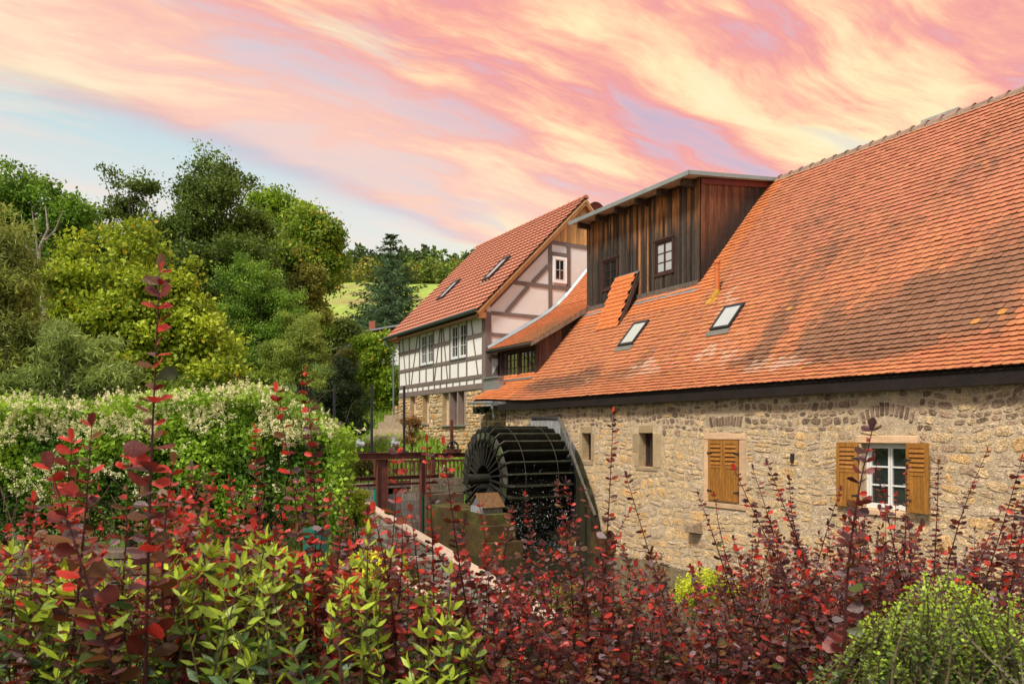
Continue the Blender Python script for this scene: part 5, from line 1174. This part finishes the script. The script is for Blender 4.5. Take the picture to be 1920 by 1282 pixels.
bare_tree()
def forest():
    r = np.random.default_rng(77); Ps, Cs, Sz, Tp = [], [], [], []
    n = 1250
    for i in range(n):
        Y = r.uniform(153, 235); u = r.uniform(560, 1010) if r.random() < .8 else r.uniform(-500, 2200); x = (u-960)/FPX*Y
        zb = float(gz(x, Y)); kind = r.random()
        edge = Y < 165
        if edge: h = r.uniform(3.2, 6); c = np.array([[.075, .10, .022], [.11, .125, .026], [.14, .115, .026], [.06, .085, .02]][r.integers(4)])
        elif kind < .55: h = r.uniform(6.5, 9.5); c = np.array([.036, .050, .018])*r.uniform(.7, 1.3)
        else: h = r.uniform(5.5, 8.5); c = np.array([.055, .078, .018])*r.uniform(.7, 1.5)
        m = 125; f = r.uniform(.12, 1, m)
        if kind < .55 and not edge: rad = h*.24*(1.1-f)**.7; z = f*h
        else: rad = h*.33*np.sqrt(np.clip(1-((f-.55)/.5)**2, .02, 1)); z = f*h
        a = r.uniform(0, 2*pi, m); q = np.sqrt(r.uniform(.3, 1, m))
        lump = .75+.45*hash2(np.floor(a*1.2), np.floor(f*5), i)
        Ps.append(np.stack([x+rad*q*lump*np.cos(a), Y+rad*q*lump*np.sin(a), zb+z], -1)); Cs.append(c*r.uniform(.55, 1.45, m)[:, None]); Sz.append(np.full(m, h*.12))
    P, C_, S_ = map(np.concatenate, (Ps, Cs, Sz)); V, F, C = leaf_quads(P, S_, C_, r, 1.1, up=.4)
    mk('forest', V, F, 'leaf_far', col=C, kind='stuff')
forest()

# hillside house and hut
hh = thing('hillside_house', 'small white house with brown boarded gable and red chimney on the slope', 'house', tuple(at(720, 690, 52)))
def wbox(p, a, b, c, name, mat, par, col=(1, 1, 1)):
    return MB('w').box(p[0], p[0]+a, p[1], p[1]+b, p[2], p[2]+c, col).build(name, mat, par)
Yh = 52; pL = at(690, 624, Yh); pR = at(775, 620, Yh); pW = at(690, 700, Yh)
wbox((pL[0], Yh, pW[2]-2), pR[0]-pL[0], 5, pL[2]-.75-pW[2]+2, 'wall', 'plaster', hh, (.72, .72, .70))
MB('w').add([(pL[0]-.1, Yh-.3, pL[2]-.7), (pR[0], Yh-.3, pL[2]-.7), (pR[0], Yh-.3, pL[2]-.0), (pL[0]+2.2, Yh-.3, pL[2]+.35), (pL[0]-.2, Yh-.3, pL[2]-.02)], [(0, 1, 2, 3, 4)], (1.2, 1, 1)).build('gable_boarding', 'red_metal', hh)
MB('w').bar((pL[0]-.4, Yh-.45, pL[2]-.05), (pL[0]+2.2, Yh-.45, pL[2]+.40), .1, .12, (0, 0, 1)).bar((pL[0]+2.2, Yh-.45, pL[2]+.40), (pR[0]+.3, Yh-.45, pL[2]+.05), .1, .12, (0, 0, 1)).build('roof_edge', 'zinc', hh)
MB('w').add([(pL[0]-.4, Yh-.4, pL[2]+.02), (pL[0]+2.2, Yh-.4, pL[2]+.5), (pL[0]+2.2, Yh+5, pL[2]+.5), (pL[0]-.4, Yh+5, pL[2]+.02), (pR[0]+.3, Yh-.4, pL[2]+.12), (pR[0]+.3, Yh+5, pL[2]+.12)], [(0, 1, 2, 3), (1, 4, 5, 2)], (.3, .3, .3)).build('roof', 'concrete', hh)
c0 = at(697, 613, Yh+1); wbox((c0[0]-.2, Yh+1, c0[2]-.6), .42, .4, 1.0, 'chimney', 'pan_tile', hh, (.35, .10, .06))
ht = thing('garden_hut', 'small pale hut with shallow gable roof half hidden by bushes', 'hut', tuple(at(665, 700, 46)))
q0, q1, qa = at(640, 668, 46), at(692, 660, 46), at(670, 644, 46)
MB('w').add([(q0[0], 46, q0[2]-2.5), (q1[0], 46, q0[2]-2.5), (q1[0], 46, q1[2]), (qa[0], 46, qa[2]), (q0[0], 46, q0[2])], [(0, 1, 2, 3, 4)], (.45, .43, .36)).build('wall', 'plaster', ht)
MB('w').bar((q0[0]-.15, 45.8, q0[2]), (qa[0], 45.8, qa[2]+.05), 1.2, .06, (0, 0, 1), (1.6, 1.6, 1.5)).bar((qa[0], 45.8, qa[2]+.05), (q1[0]+.2, 45.8, q1[2]), 1.2, .06, (0, 0, 1), (1.6, 1.6, 1.5)).build('roof', 'zinc', ht)

# steps and low wall left of the stone base
stp = thing('stone_steps', 'rough stone steps climbing the grassy bank beside the yellow stone base', 'steps', (-7, 32, -1.3))
for i in range(6):
    p = at(690+i*11, 843-i*13, 31+i*.7); MB('w').box(p[0]-.6, p[0]+1.0, p[1], p[1]+.7, p[2]-.45, p[2], np.array([.42, .33, .22])*rng.uniform(.8, 1.15)).build('step', 'stone_yellow', stp)
lw = thing('garden_wall', 'short yellow stone wall with rusty pipe end left of the downpipe', 'wall', tuple(Bw(35, 13.4, -1.5)))
aw = wall_sheet('wall_face', 34.25, 35.4, -2.4, 1.35, 13.55, [], .3, 'mortar_light', lw)
stones('wall_stonework', (34.25, 35.4, -2.4, 1.34, 13.55, [], hcol, 61), aw, 'stone_yellow', top=60, hmin=.14, hmax=.26, wmin=.2, wmax=.4, gap=.03, proud=.03)
MB().box(34.25, 35.4, 13.56, 14.0, -2.4, 1.33, (.5, .4, .26)).build('wall_core', 'stone_yellow', lw)
MB().cyl((35.2, 13.2, .1), (35.2, 13.6, .1), .12, 12).build('pipe_end', 'rust_steel', lw)

# ------------------------------------------------------------------ flowering vine over its frame
def vine():
    r = np.random.default_rng(5)
    o = thing('flowering_vine', 'huge mound of green vine covered with creamy flower sprays at the left', 'vine', (-7.5, 12.5, -2.6))
    ux = [-400, 0, 100, 200, 300, 420, 520, 590, 635, 655]; vt = [770, 768, 760, 765, 752, 742, 748, 775, 820, 900]
    Y0 = 12.0
    def top(x): u = x/Y0*FPX+960; return (812-np.interp(u, ux, vt))/FPX*Y0
    x0, x1 = -10.5, -2.62
    def surf(n, flow):
        x = r.uniform(x0, x1, n); k = r.random(n); zt_ = top(x); zb = -1.9+.35*fbm(x*1.3, x*0, 4)
        f = r.beta(1.3, 1.0, n) if not flow else r.beta(2.3, 1.05, n)
        front = r.random(n) < .74
        z = np.where(front, zb+(zt_-zb)*f, zt_+.05)
        bulge = 1.0*np.sin(np.clip((z-zb)/(zt_-zb), 0, 1)*pi*.5)**.5
        y = np.where(front, Y0-.2-1.0*np.sqrt(np.clip(1-((z-zb)/(zt_-zb+.01)-.35)**2/.45, 0, 1))+.9, Y0-.4+r.uniform(0, 3.0, n))
        z = np.where(front, z, zt_+.10*(y-Y0))
        rt = x > x1-.9; ya = np.where(rt, y+(x-(x1-.9))**2*1.1, y)
        ext = r.random(n) < .14; x = np.where(ext, x1-.05+r.normal(0, .12, n), x); ya = np.where(ext, Y0+r.uniform(-.4, 3.0, n), ya); z = np.where(ext, zb+(top(np.full(n, x1-.3))-zb)*r.uniform(0, 1, n), z)
        x = x-.217*(ya-11.3)*sstep(x, x1-4, x1)
        lump = (fbm(x*1.6+3, z*1.9, 8)-.5); ya = ya-lump*.75; z = z+(~front)*lump*.35
        return np.stack([x, ya, z], -1), lump
    P, lump = surf(52000, False); P = P+r.normal(0, .05, P.shape); P[:, 1] += np.abs(r.normal(0, .1, len(P)))
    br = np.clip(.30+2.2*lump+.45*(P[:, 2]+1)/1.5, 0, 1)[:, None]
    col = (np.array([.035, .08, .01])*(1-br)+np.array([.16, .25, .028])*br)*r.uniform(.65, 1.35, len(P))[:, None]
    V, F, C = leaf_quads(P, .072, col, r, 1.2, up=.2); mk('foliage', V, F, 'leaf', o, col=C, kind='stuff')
    # flower sprays: little spikes of cream florets
    n = 3000; Q, lump = surf(n, True); keep = fbm(Q[:, 0]*2.6, Q[:, 2]*3.4, 15)+.26*sstep(Q[:, 2], -.6, .5) > .60+.14*r.random(n); Q = Q[keep]; n = len(Q)
    Q[:, 1] -= .07; m = 30; dirs = unit(r.normal(0, .5, (n, 3))+[0, -.35, .75]); k = r.random((n, m)); L_ = r.uniform(.08, .26, n)
    S = Q[:, None]+dirs[:, None]*(k*L_[:, None])[..., None]+r.normal(0, 1, (n, m, 3))*(.026*(1.1-k))[..., None]; S = S.reshape(-1, 3)
    c = np.array([1.0, .92, .60])*r.uniform(.8, 1.05, len(S))[:, None]; c[r.random(len(S)) < .12] *= [.8, .95, .55]
    V, F, C = leaf_quads(S, .027, c, r, 1.5, up=.2); mk('flower', V, F, 'flower', o, col=C, kind='stuff')
    # hanging shoots and trailing twigs
    paths, rad = [], []
    for i in range(260):
        x = r.uniform(x0, x1); a = np.array([x, Y0-.5+r.normal(0, .3), r.uniform(-1.9, -.5)]); q = a+[r.normal(0, .3), r.normal(0, .2), -r.uniform(.3, .9)]; paths.append([a, (a+q)/2+r.normal(0, .08, 3), q]); rad.append([.008, .006, .004])
    for i in range(40):
        x = r.uniform(x0, x1); a = np.array([x, Y0+r.uniform(-.3, 2), top(x)]); q = a+[r.normal(0, .25), r.normal(0, .1), r.uniform(.15, .45)]; paths.append([a, (a+q)/2+[0, 0, .1], q]); rad.append([.006, .005, .003])
    V, F = tubes_np(paths, rad, 4); mk('twig', V, F, 'bark', o, col=(.09, .055, .035), kind='stuff')
    # the frame it grows on: posts and rails, and a dark inner sheet painted as the shade between leaves
    for x in (-10, -8, -6, -4, -2.9): MB('w').box(x, x+.1, 12.3, 12.4, -2.8, .2, (.12, .09, .07)).build('support_post', 'old_wood', o)
    for z in (-1.2, -.3): MB('w').box(-10.4, -2.8, 12.4, 12.46, z, z+.1, (.12, .09, .07)).build('support_rail', 'old_wood', o)
    nx, nz_ = 60, 16; Vc = []
    for i in range(nx+1):
        x = x0+(x1-.9-x0)*i/nx; tz = top(x)-.38
        for j in range(nz_+1):
            f = j/nz_; z = -1.6+(tz+1.6)*min(1, f*1.4) if f < .72 else tz; y = 12.75-.25*sin(f*pi/1.44) if f < .72 else 12.6+(f-.72)/.28*2.2
            Vc.append((x, y+r.normal(0, .05), z+r.normal(0, .04)))
    Fc = [(i*(nz_+1)+j, i*(nz_+1)+j+1, (i+1)*(nz_+1)+j+1, (i+1)*(nz_+1)+j) for i in range(nx) for j in range(nz_)]
    mk('shade_core', Vc, Fc, 'bark', o, col=(.028, .03, .014), kind='stuff')
vine()
ws = thing('stacked_boards', 'stack of weathered grey boards on the ground under the vine', 'boards', (-5.6, 10.4, -2.7))
for i in range(9):
    z = -2.65+i*.11
    for j in range(2): MB('w').box(-7.6+rng.uniform(-.15, .15), -3.6+rng.uniform(-.2, .2), 10.6+j*.26, 10.6+j*.26+.24, z, z+.085, np.array([.13, .095, .07])*rng.uniform(.6, 1.3)).build('plank', 'old_wood', ws)
bn = thing('green_bin', 'dull green round bin beside the stacked boards', 'bin', tuple(at(592, 1060, 10)))
pb = at(592, 1055, 10); MB('w').tube([(pb[0], pb[1], pb[2]-.6), (pb[0], pb[1], pb[2]), (pb[0], pb[1], pb[2]+.42)], [.14, .155, .17], 18, (.9, .55, .6)).build('bin_body', 'green_metal', bn); MB('w').cyl((pb[0], pb[1], pb[2]+.42), (pb[0], pb[1], pb[2]+.46), .18, 18, (.7, .5, .5)).build('lid', 'green_metal', bn)
def grass():
    r = np.random.default_rng(9); n = 52000; x = r.uniform(-9.5, 2.5, n); y = r.uniform(8, 42, n); k = (stream_side(x, y) < -1.5) | (y > 25); x, y = x[k], y[k]; n = len(x)
    P = np.stack([x, y, gz(x, y)], -1); D = unit(r.normal(0, .45, (n, 3))+[0, 0, 1]); Nn = unit(r.normal(0, 1, (n, 3))); S_ = unit(np.cross(D, Nn)); s = r.uniform(.06, .16, n)*(1+(y > 25)*.9)
    V, F = inst([(0, .14, 0), (0, -.14, 0), (1, 0, .1)], [(0, 1, 2)], P, D, S_, np.cross(D, S_), s)
    k = ~((y > 24) & (y < 27.5) & (x > -4)); P, D, S_, s, x, y = P[k], D[k], S_[k], s[k], x[k], y[k]; n = len(x); V, F = inst([(0, .14, 0), (0, -.14, 0), (1, 0, .1)], [(0, 1, 2)], P, D, S_, np.cross(D, S_), s)
    c = (np.array([.08, .16, .018])*(1-(y > 25)[:, None])+np.array([.15, .22, .04])*(y > 25)[:, None])*r.uniform(.6, 1.4, n)[:, None]
    mk('grass', V, F, 'leaf', col=np.repeat(c, 3, 0), kind='stuff')
grass()
def bank_plant(name, label, u, v, Y, ru, rv, c1, c2, seed, n=160, per=40, ls=.06, cat='shrub'):
    x, _, z = at(u, v, Y); zb = float(gz(x, Y)); rx, rz = ru/FPX*Y, rv/FPX*Y
    return tree(name, label, x, Y, zb, max(z-zb+rz, .4), [(0, 0, z-zb, rx, rx, rz)], n, per, rx*.22, ls, c1, c2, seed, trunk=.02, limbs=6, cat=cat, shell=.2)
bank_plant('red_flowering_plant', 'low plant with red and yellow blooms at the foot of the vine', 668, 955, 12.5, 28, 40, (.12, .17, .02), (.28, .30, .04), 51, ls=.05, cat='plant')
bank_plant('yellow_shrub', 'small bright yellow-green shrub before the mill wall', 1330, 1110, 9.0, 62, 36, (.16, .20, .02), (.36, .38, .04), 52, ls=.035, n=260)
bank_plant('yellow_leaved_plant', 'yellow-leaved plant on the grass behind the red barberries', 672, 1090, 7.5, 45, 45, (.25, .28, .03), (.5, .48, .06), 53, ls=.06)
bank_plant('crimson_shrub', 'crimson-leaved shrub on the lawn near the channel', 640, 1110, 6.8, 45, 40, (.25, .03, .03), (.5, .07, .06), 54, ls=.05)
bank_plant('dry_twig_shrub', 'brown dried climbing plant before the yellow stone base', 772, 810, 27.5, 18, 40, (.12, .06, .03), (.22, .12, .06), 55, ls=.07, n=90, per=30)
bank_plant('reddish_bush', 'reddish-brown low bush beyond the sluice beam', 668, 880, 27, 30, 24, (.08, .05, .03), (.14, .15, .04), 56, ls=.12, n=200)

# ------------------------------------------------------------------ foreground shrubs
OBO = ([(0, 0, 0), (.28, .17, .03), (.62, .31, .06), (.9, .2, .03), (1, 0, -.03), (.9, -.2, .03), (.62, -.31, .06), (.28, -.17, .03), (.55, 0, -.03)],
       [(0, 1, 8), (1, 2, 8), (2, 3, 8), (3, 4, 8), (4, 5, 8), (5, 6, 8), (6, 7, 8), (7, 0, 8)])
LAN = ([(0, 0, 0), (.2, .09, .015), (.45, .155, .02), (.75, .09, .0), (1, 0, -.09), (.75, -.09, .0), (.45, -.155, .02), (.2, -.09, .015), (.25, 0, -.02), (.5, 0, -.02), (.78, 0, -.04)],
       [(0, 1, 8), (1, 2, 9, 8), (2, 3, 10, 9), (3, 4, 10), (4, 5, 10), (5, 6, 9, 10), (6, 7, 8, 9), (7, 0, 8)])
def shoot(base, tip, r, spacing, lsize, per_node=2.2, leaf_from=.25, curve=.05, spread=1.0, lift=.25, taper=.45):
    base, tip = np.array(base, float), np.array(tip, float); L_ = np.linalg.norm(tip-base)
    side = np.array([r.normal(), r.normal()*.5, 0])*curve*L_; k = np.linspace(0, 1, 7)
    pts = base+(tip-base)*k[:, None]+side*(4*k*(1-k))[:, None]
    nn = max(4, int(L_*(1-leaf_from)/spacing)); f = leaf_from+(1-leaf_from)*np.linspace(0, 1, nn)
    c = np.stack([np.interp(f, k, pts[:, i]) for i in range(3)], 1); ax = unit(tip-base)
    P, D, S = [], [], []
    for i, p in enumerate(c):
        m = max(1, r.poisson(per_node)); a0 = r.uniform(0, 2*pi)
        for j in range(m):
            a = a0+j*2.4+r.normal(0, .3); d = np.array([cos(a), sin(a), 0]); d = unit(d*spread+ax*(lift+.25*f[i]**3)+r.normal(0, .12, 3)); sz = lsize*(1-taper*f[i]**2)*r.uniform(.6, 1.2)
            P.append(p); D.append(d); S.append(sz)
    P.append(c[-1]); D.append(unit(ax+[0, 0, .3])); S.append(lsize*.7)
    return pts, np.array(P), np.array(D), np.array(S), np.concatenate([np.repeat(0, 0), np.array([0.])])[:0]
def shrub(name, label, shoots, tmpl, colf, r, nparts, stemcol, group, cat='shrub', stem_r=.004, flat=.75, mat='leaf_near', branch_parts=True):
    """shoots: list of dicts for shoot(); every main branch a part, the leaves that show largest parts, the others one part"""
    b0 = np.mean([s['base'] for s in shoots], 0); o = thing(name, label, cat, (float(b0[0]), float(b0[1]), float(gz(b0[0], b0[1]))), group)
    P, D, S, H = [], [], [], []; paths, rads = [], []
    for s in shoots:
        main = s.pop('main', False); pts, p, d, sz, _ = shoot(r=r, **s); P.append(p); D.append(d); S.append(sz); H.append((p[:, 2]-pts[0, 2])/(pts[-1, 2]-pts[0, 2]+1e-6))
        th = np.linspace(stem_r*1.7, stem_r*.45, len(pts))*(1.25 if main else .85)*(1.35 if main and pts[0, 1] < 2.0 else 1)
        if main and branch_parts: MB('w').tube(pts, th, 6, stemcol, caps=False).build('branch', 'redstem', o)
        else: paths.append(pts); rads.append(th)
    if paths: V, F = tubes_np(paths, rads, 4); mk('twigs', V, F, 'redstem', o, col=stemcol, kind='stuff')
    P, D, S, H = map(np.concatenate, (P, D, S, H)); n = len(P)
    Nn = unit(r.normal(0, .42, (n, 3))+np.array([0, -.42, .9])*flat); Sd = unit(np.cross(Nn, D)); Nn = np.cross(D, Sd)
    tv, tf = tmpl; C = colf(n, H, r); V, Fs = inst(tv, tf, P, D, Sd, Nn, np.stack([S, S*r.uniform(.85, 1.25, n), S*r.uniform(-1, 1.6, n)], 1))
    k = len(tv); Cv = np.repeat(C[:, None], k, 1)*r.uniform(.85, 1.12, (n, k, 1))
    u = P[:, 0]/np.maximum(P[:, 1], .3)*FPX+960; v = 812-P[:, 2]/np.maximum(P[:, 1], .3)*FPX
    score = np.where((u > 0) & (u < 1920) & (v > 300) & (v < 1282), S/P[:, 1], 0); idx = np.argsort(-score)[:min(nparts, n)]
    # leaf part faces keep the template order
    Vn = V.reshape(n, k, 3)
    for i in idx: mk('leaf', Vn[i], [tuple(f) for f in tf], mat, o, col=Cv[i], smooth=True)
    rest = np.setdiff1d(np.arange(n), idx)
    if len(rest):
        if tmpl is OBO:                                   # simpler leaves for the mass
            tv, tf = [(0, 0, 0), (.45, .27, .05), (.9, .22, .03), (1, 0, -.04), (.9, -.22, .03), (.45, -.27, .05)], [(0, 1, 2, 3), (0, 3, 4, 5)]; k = 6
            q = rest; Vr, Fr = inst(tv, tf, P[q], D[q], Sd[q], Nn[q], np.stack([S[q], S[q]*r.uniform(.85, 1.25, len(q)), S[q]*r.uniform(-1, 1.8, len(q))], 1)); Cr = np.repeat(C[q][:, None], k, 1)*r.uniform(.85, 1.12, (len(q), k, 1))
            mk('foliage', Vr, Fr, mat, o, col=Cr.reshape(-1, 3), kind='stuff')
        else:
            by = {}
            for f in tf: by.setdefault(len(f), []).append(f)
            Fr = [(np.asarray(x)[None]+(np.arange(len(rest))*k)[:, None, None]).reshape(-1, kk) for kk, x in by.items()]
            mk('foliage', Vn[rest].reshape(-1, 3), Fr, mat, o, col=Cv[rest].reshape(-1, 3), smooth=True, kind='stuff')
    return o
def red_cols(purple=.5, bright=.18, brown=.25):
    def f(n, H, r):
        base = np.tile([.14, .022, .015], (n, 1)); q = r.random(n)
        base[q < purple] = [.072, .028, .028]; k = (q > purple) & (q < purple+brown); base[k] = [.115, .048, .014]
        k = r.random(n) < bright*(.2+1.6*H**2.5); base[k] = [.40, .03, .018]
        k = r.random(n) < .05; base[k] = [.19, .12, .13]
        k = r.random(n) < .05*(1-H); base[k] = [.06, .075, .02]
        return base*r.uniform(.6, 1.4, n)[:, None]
    return f
ENV_U = [-80, 0, 60, 140, 230, 320, 420, 520, 620, 700, 760, 850, 950, 1010, 1080, 1180, 1260, 1330, 1400, 1480, 1560, 1640, 1720, 1800, 1860, 1930, 2050]
ENV_V = [900, 960, 890, 870, 930, 880, 900, 930, 985, 960, 960, 985, 1010, 930, 930, 960, 1000, 1010, 930, 930, 930, 900, 930, 950, 920, 880, 880]
GAP = lambda u, v: (640 < u < 990) and v < 1000+(u-640)*.22
MAIN = [  # u_top, v_top, u_base, v_base, depth, leaf size
 (300, 512, 272, 1330, 1.75, .046), (135, 830, 205, 1330, 1.9, .040), (172, 800, 120, 1330, 1.8, .036), (95, 880, 235, 1330, 1.7, .044), (240, 860, 200, 1330, 2.0, .036),
 (518, 735, 585, 1250, 2.3, .032), (572, 705, 580, 1250, 2.3, .034), (480, 810, 560, 1250, 2.4, .030), (325, 870, 330, 1330, 1.9, .034), (360, 880, 410, 1250, 2.2, .026), (430, 905, 470, 1250, 2.2, .027), (400, 890, 330, 1200, 2.4, .027),
 (745, 850, 690, 1330, 2.1, .034), (690, 965, 640, 1300, 2.2, .03), (770, 960, 800, 1300, 2.3, .028), (870, 985, 840, 1300, 2.4, .028), (900, 950, 905, 1250, 2.6, .026), (960, 960, 930, 1280, 2.5, .026), (730, 1010, 720, 1300, 2.2, .03), (650, 925, 610, 1250, 2.3, .028), (618, 940, 600, 1250, 2.2, .03), (700, 960, 745, 1330, 2.0, .030), (655, 1030, 655, 1330, 2.1, .032), (800, 830, 812, 1330, 2.2, .026), (832, 835, 885, 1200, 2.3, .028), (940, 1010, 820, 1280, 2.3, .024),
 (1150, 778, 1122, 1250, 2.5, .028), (1045, 910, 1075, 1250, 2.7, .028), (1062, 905, 1110, 1250, 2.6, .026), (1175, 895, 1300, 1290, 2.6, .025), (1095, 920, 1170, 1250, 2.7, .024), (985, 930, 1040, 1200, 2.9, .022),
 (1180, 960, 1060, 1230, 2.8, .022), (1310, 930, 1400, 1230, 2.9, .022), (1340, 930, 1440, 1230, 3.0, .022), (1378, 882, 1540, 1200, 2.6, .027), (1440, 872, 1560, 1200, 2.7, .026), (1412, 880, 1500, 1200, 2.9, .024), (1480, 900, 1580, 1200, 3.0, .024),
 (1635, 808, 1585, 1300, 1.95, .036), (1640, 860, 1720, 1250, 2.6, .025), (1700, 880, 1680, 1250, 2.8, .022), (1760, 870, 1740, 1250, 2.9, .022), (1850, 848, 1760, 1230, 2.8, .024), (1915, 865, 1800, 1230, 2.6, .028), (1935, 880, 1860, 1230, 2.6, .028), (1680, 930, 1640, 1200, 3.0, .022), (1575, 920, 1500, 1200, 2.9, .022)]
def build_barberries():
    names = ['tall barberry with one very long upright shoot at the far left', 'barberry with two tall leafy shoots in front of the vine', 'sparse barberry in front of the sluice frame and channel',
             'barberry whose shoots cross the black water wheel', 'barberry with slanting shoots in front of the closed shutters', 'dense purple barberry in front of the open white window', 'barberry with right-leaning shoots at the far right edge']
    edges = [-150, 345, 625, 950, 1260, 1540, 1740, 2100]; r = np.random.default_rng(101)
    for g in range(7):
        lo, hi = edges[g], edges[g+1]; sh = []
        for (ut, vt_, ub, vb, Y, ls) in MAIN:
            if lo <= ut < hi: sh.append(dict(base=at(ub, vb, Y*1.0+.02), tip=at(ut, vt_, Y), spacing=.026 if ls > .03 else .019, lsize=ls*1.42, per_node=2.7, leaf_from=.12, curve=.03, main=True))
        dens = [60, 62, 75, 85, 85, 80, 85][g]
        for i in range(dens):
            u = r.uniform(lo, hi); v = np.interp(u, ENV_U, ENV_V)+abs(r.normal(0, 95))+(18 if g < 3 else 50)
            if GAP(u, v) and r.random() < .55: continue
            Y = r.uniform(2.1, 3.9) if g > 2 else r.uniform(1.9, 3.0); tip = at(u, v, Y)
            lean = r.normal(0, .3)+(-.10 if 1250 < u < 1600 else (.12 if u > 1700 else 0)); Ls = r.uniform(.5, .9)
            b = tip+[-lean*Ls*-1*-1, r.uniform(-.1, .25), -Ls]; b = tip-np.array([lean*Ls, r.uniform(-.2, .1), Ls])
            sh.append(dict(base=b, tip=tip, spacing=.021, lsize=r.uniform(.028, .044)*(1.15 if g < 2 else 1), per_node=2.3, leaf_from=.05, curve=.08, main=r.random() < .12))
        # lower, fuller side twigs
        for i in range([55, 55, 80, 110, 120, 80, 80][g]):
            u = r.uniform(lo, hi); v0 = np.interp(u, ENV_U, ENV_V)+110; v = r.uniform(v0, 1330)
            if GAP(u, v) : continue
            if g < 3 and v > 1040 and r.random() < .6: continue
            if u > 1600 and v > 1060 and r.random() < .85: continue
            Y = r.uniform(2.2, 4.0); tip = at(u, v, Y); a = r.uniform(0, 2*pi); Ls = r.uniform(.25, .5)
            sh.append(dict(base=tip-np.array([cos(a)*.18, sin(a)*.12, Ls]), tip=tip, spacing=.019, lsize=r.uniform(.026, .040), per_node=2.5, leaf_from=.0, curve=.08))
        cf = red_cols(.14, .34, .36) if g < 2 else (red_cols(.25, .28, .2) if g == 2 else red_cols(.46, .14, .24))
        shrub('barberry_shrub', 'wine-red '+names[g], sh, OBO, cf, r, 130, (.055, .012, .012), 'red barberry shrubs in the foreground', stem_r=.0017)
build_barberries()
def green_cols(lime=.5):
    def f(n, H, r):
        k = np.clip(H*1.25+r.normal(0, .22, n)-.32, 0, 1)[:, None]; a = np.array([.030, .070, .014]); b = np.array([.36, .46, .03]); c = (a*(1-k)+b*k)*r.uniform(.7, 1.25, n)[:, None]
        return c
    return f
def build_green():
    r = np.random.default_rng(202)
    for g, (lo, hi, lab) in enumerate(((-60, 330, 'broad-leaved lime green shrub at the bottom left corner'), (330, 620, 'lime green shrub with pointed leaves below the two tall red shoots'), (620, 900, 'lime green shrub with pointed leaves below the channel boards'))):
        sh = []
        for i in range(88):
            u = r.uniform(lo, hi); v = np.interp(u, [-60, 60, 200, 330, 450, 620, 740, 830, 900], [1010, 1030, 1060, 1030, 1020, 1050, 1040, 1130, 1210])+abs(r.normal(0, 90)); Y = r.uniform(1.75, 3.0)
            tip = at(u, v, Y); sh.append(dict(base=tip-np.array([r.normal(0, .12), r.normal(0, .05), r.uniform(.25, .5)]), tip=tip, spacing=.034, lsize=r.uniform(.04, .078)*(1.12 if g == 0 else 1), per_node=2.2, leaf_from=.15, curve=.04, lift=.5, taper=.35, main=(i % 12 == 0)))
        for (ut, vt_) in (((385, 985), (500, 1010), (455, 1060), (150, 1050)) if g < 2 else ((690, 1000), (715, 1075), (845, 1075))):
            if lo <= ut < hi: tip = at(ut, vt_, 2.0); sh.append(dict(base=tip-np.array([.02, 0, .45]), tip=tip, spacing=.03, lsize=.06, per_node=2, leaf_from=.3, curve=.03, lift=.6, main=True))
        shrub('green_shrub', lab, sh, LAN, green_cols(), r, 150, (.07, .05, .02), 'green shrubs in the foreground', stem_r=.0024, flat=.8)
    sh = []
    for i in range(340):
        u = r.uniform(1610, 2000); v = np.interp(u, [1500, 1600, 1720, 1760, 1850, 1960], [1240, 1170, 1085, 1050, 1110, 1130])+abs(r.normal(0, 105)); Y = r.uniform(1.8, 2.4); tip = at(u, v, Y)
        sh.append(dict(base=tip-np.array([r.normal(0, .13), r.normal(0, .08), r.uniform(.2, .4)]), tip=tip, spacing=.013, lsize=r.uniform(.013, .021), per_node=2.6, leaf_from=.1, curve=.06, lift=.4, main=(i % 30 == 0)))
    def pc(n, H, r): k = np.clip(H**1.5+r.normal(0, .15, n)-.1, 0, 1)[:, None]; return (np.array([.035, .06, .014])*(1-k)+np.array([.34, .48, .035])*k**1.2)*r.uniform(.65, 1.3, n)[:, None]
    shrub('privet_shrub', 'fine-leaved bright green privet shrub at the bottom right', sh, OBO, pc, r, 60, (.10, .075, .04), 'green shrubs in the foreground', stem_r=.0025)
    # dark low greenery that closes the bottom of the planting
    sh = []
    for i in range(330):
        u = r.uniform(-120, 2050); v = r.uniform(1130, 1400); 
        if GAP(u, v): continue
        Y = r.uniform(2.6, 4.2); tip = at(u, v, Y); sh.append(dict(base=tip-np.array([r.normal(0, .1), 0, .4]), tip=tip, spacing=.028, lsize=r.uniform(.028, .045), per_node=2.6, leaf_from=0, curve=.06))
    def dc(n, H, r): q = r.random(n)[:, None]; return np.where(q < .6, [[.035, .06, .015]], [[.07, .035, .025]])*r.uniform(.5, 1.3, n)[:, None]
    shrub('undergrowth_shrub', 'dark green low shrub filling in under the barberries', sh, OBO, dc, r, 0, (.05, .035, .02), 'green shrubs in the foreground', stem_r=.003)
    # bare tangled twigs at the right
    paths, rad = [], []
    o = thing('bare_twig_shrub', 'leafless tan twigs tangled between the purple barberry and the wall', 'shrub', (1.2, 3.4, -1.9), None)
    for i in range(260):
        u = r.uniform(1330, 1700) if i % 2 else r.uniform(1330, 1920); v = r.uniform(1060, 1260); Y = r.uniform(3.0, 4.0); t = at(u, v, Y); d = np.array([r.normal(0, .16), r.normal(0, .1), -r.uniform(.25, .55)]); paths.append([t, t+d*.5+r.normal(0, .03, 3), t+d]); rad.append([.0015, .0025, .0035])
    V, F = tubes_np(paths, rad, 4); mk('twigs', V, F, 'redstem', o, col=(.26, .17, .10), kind='stuff')
build_green()
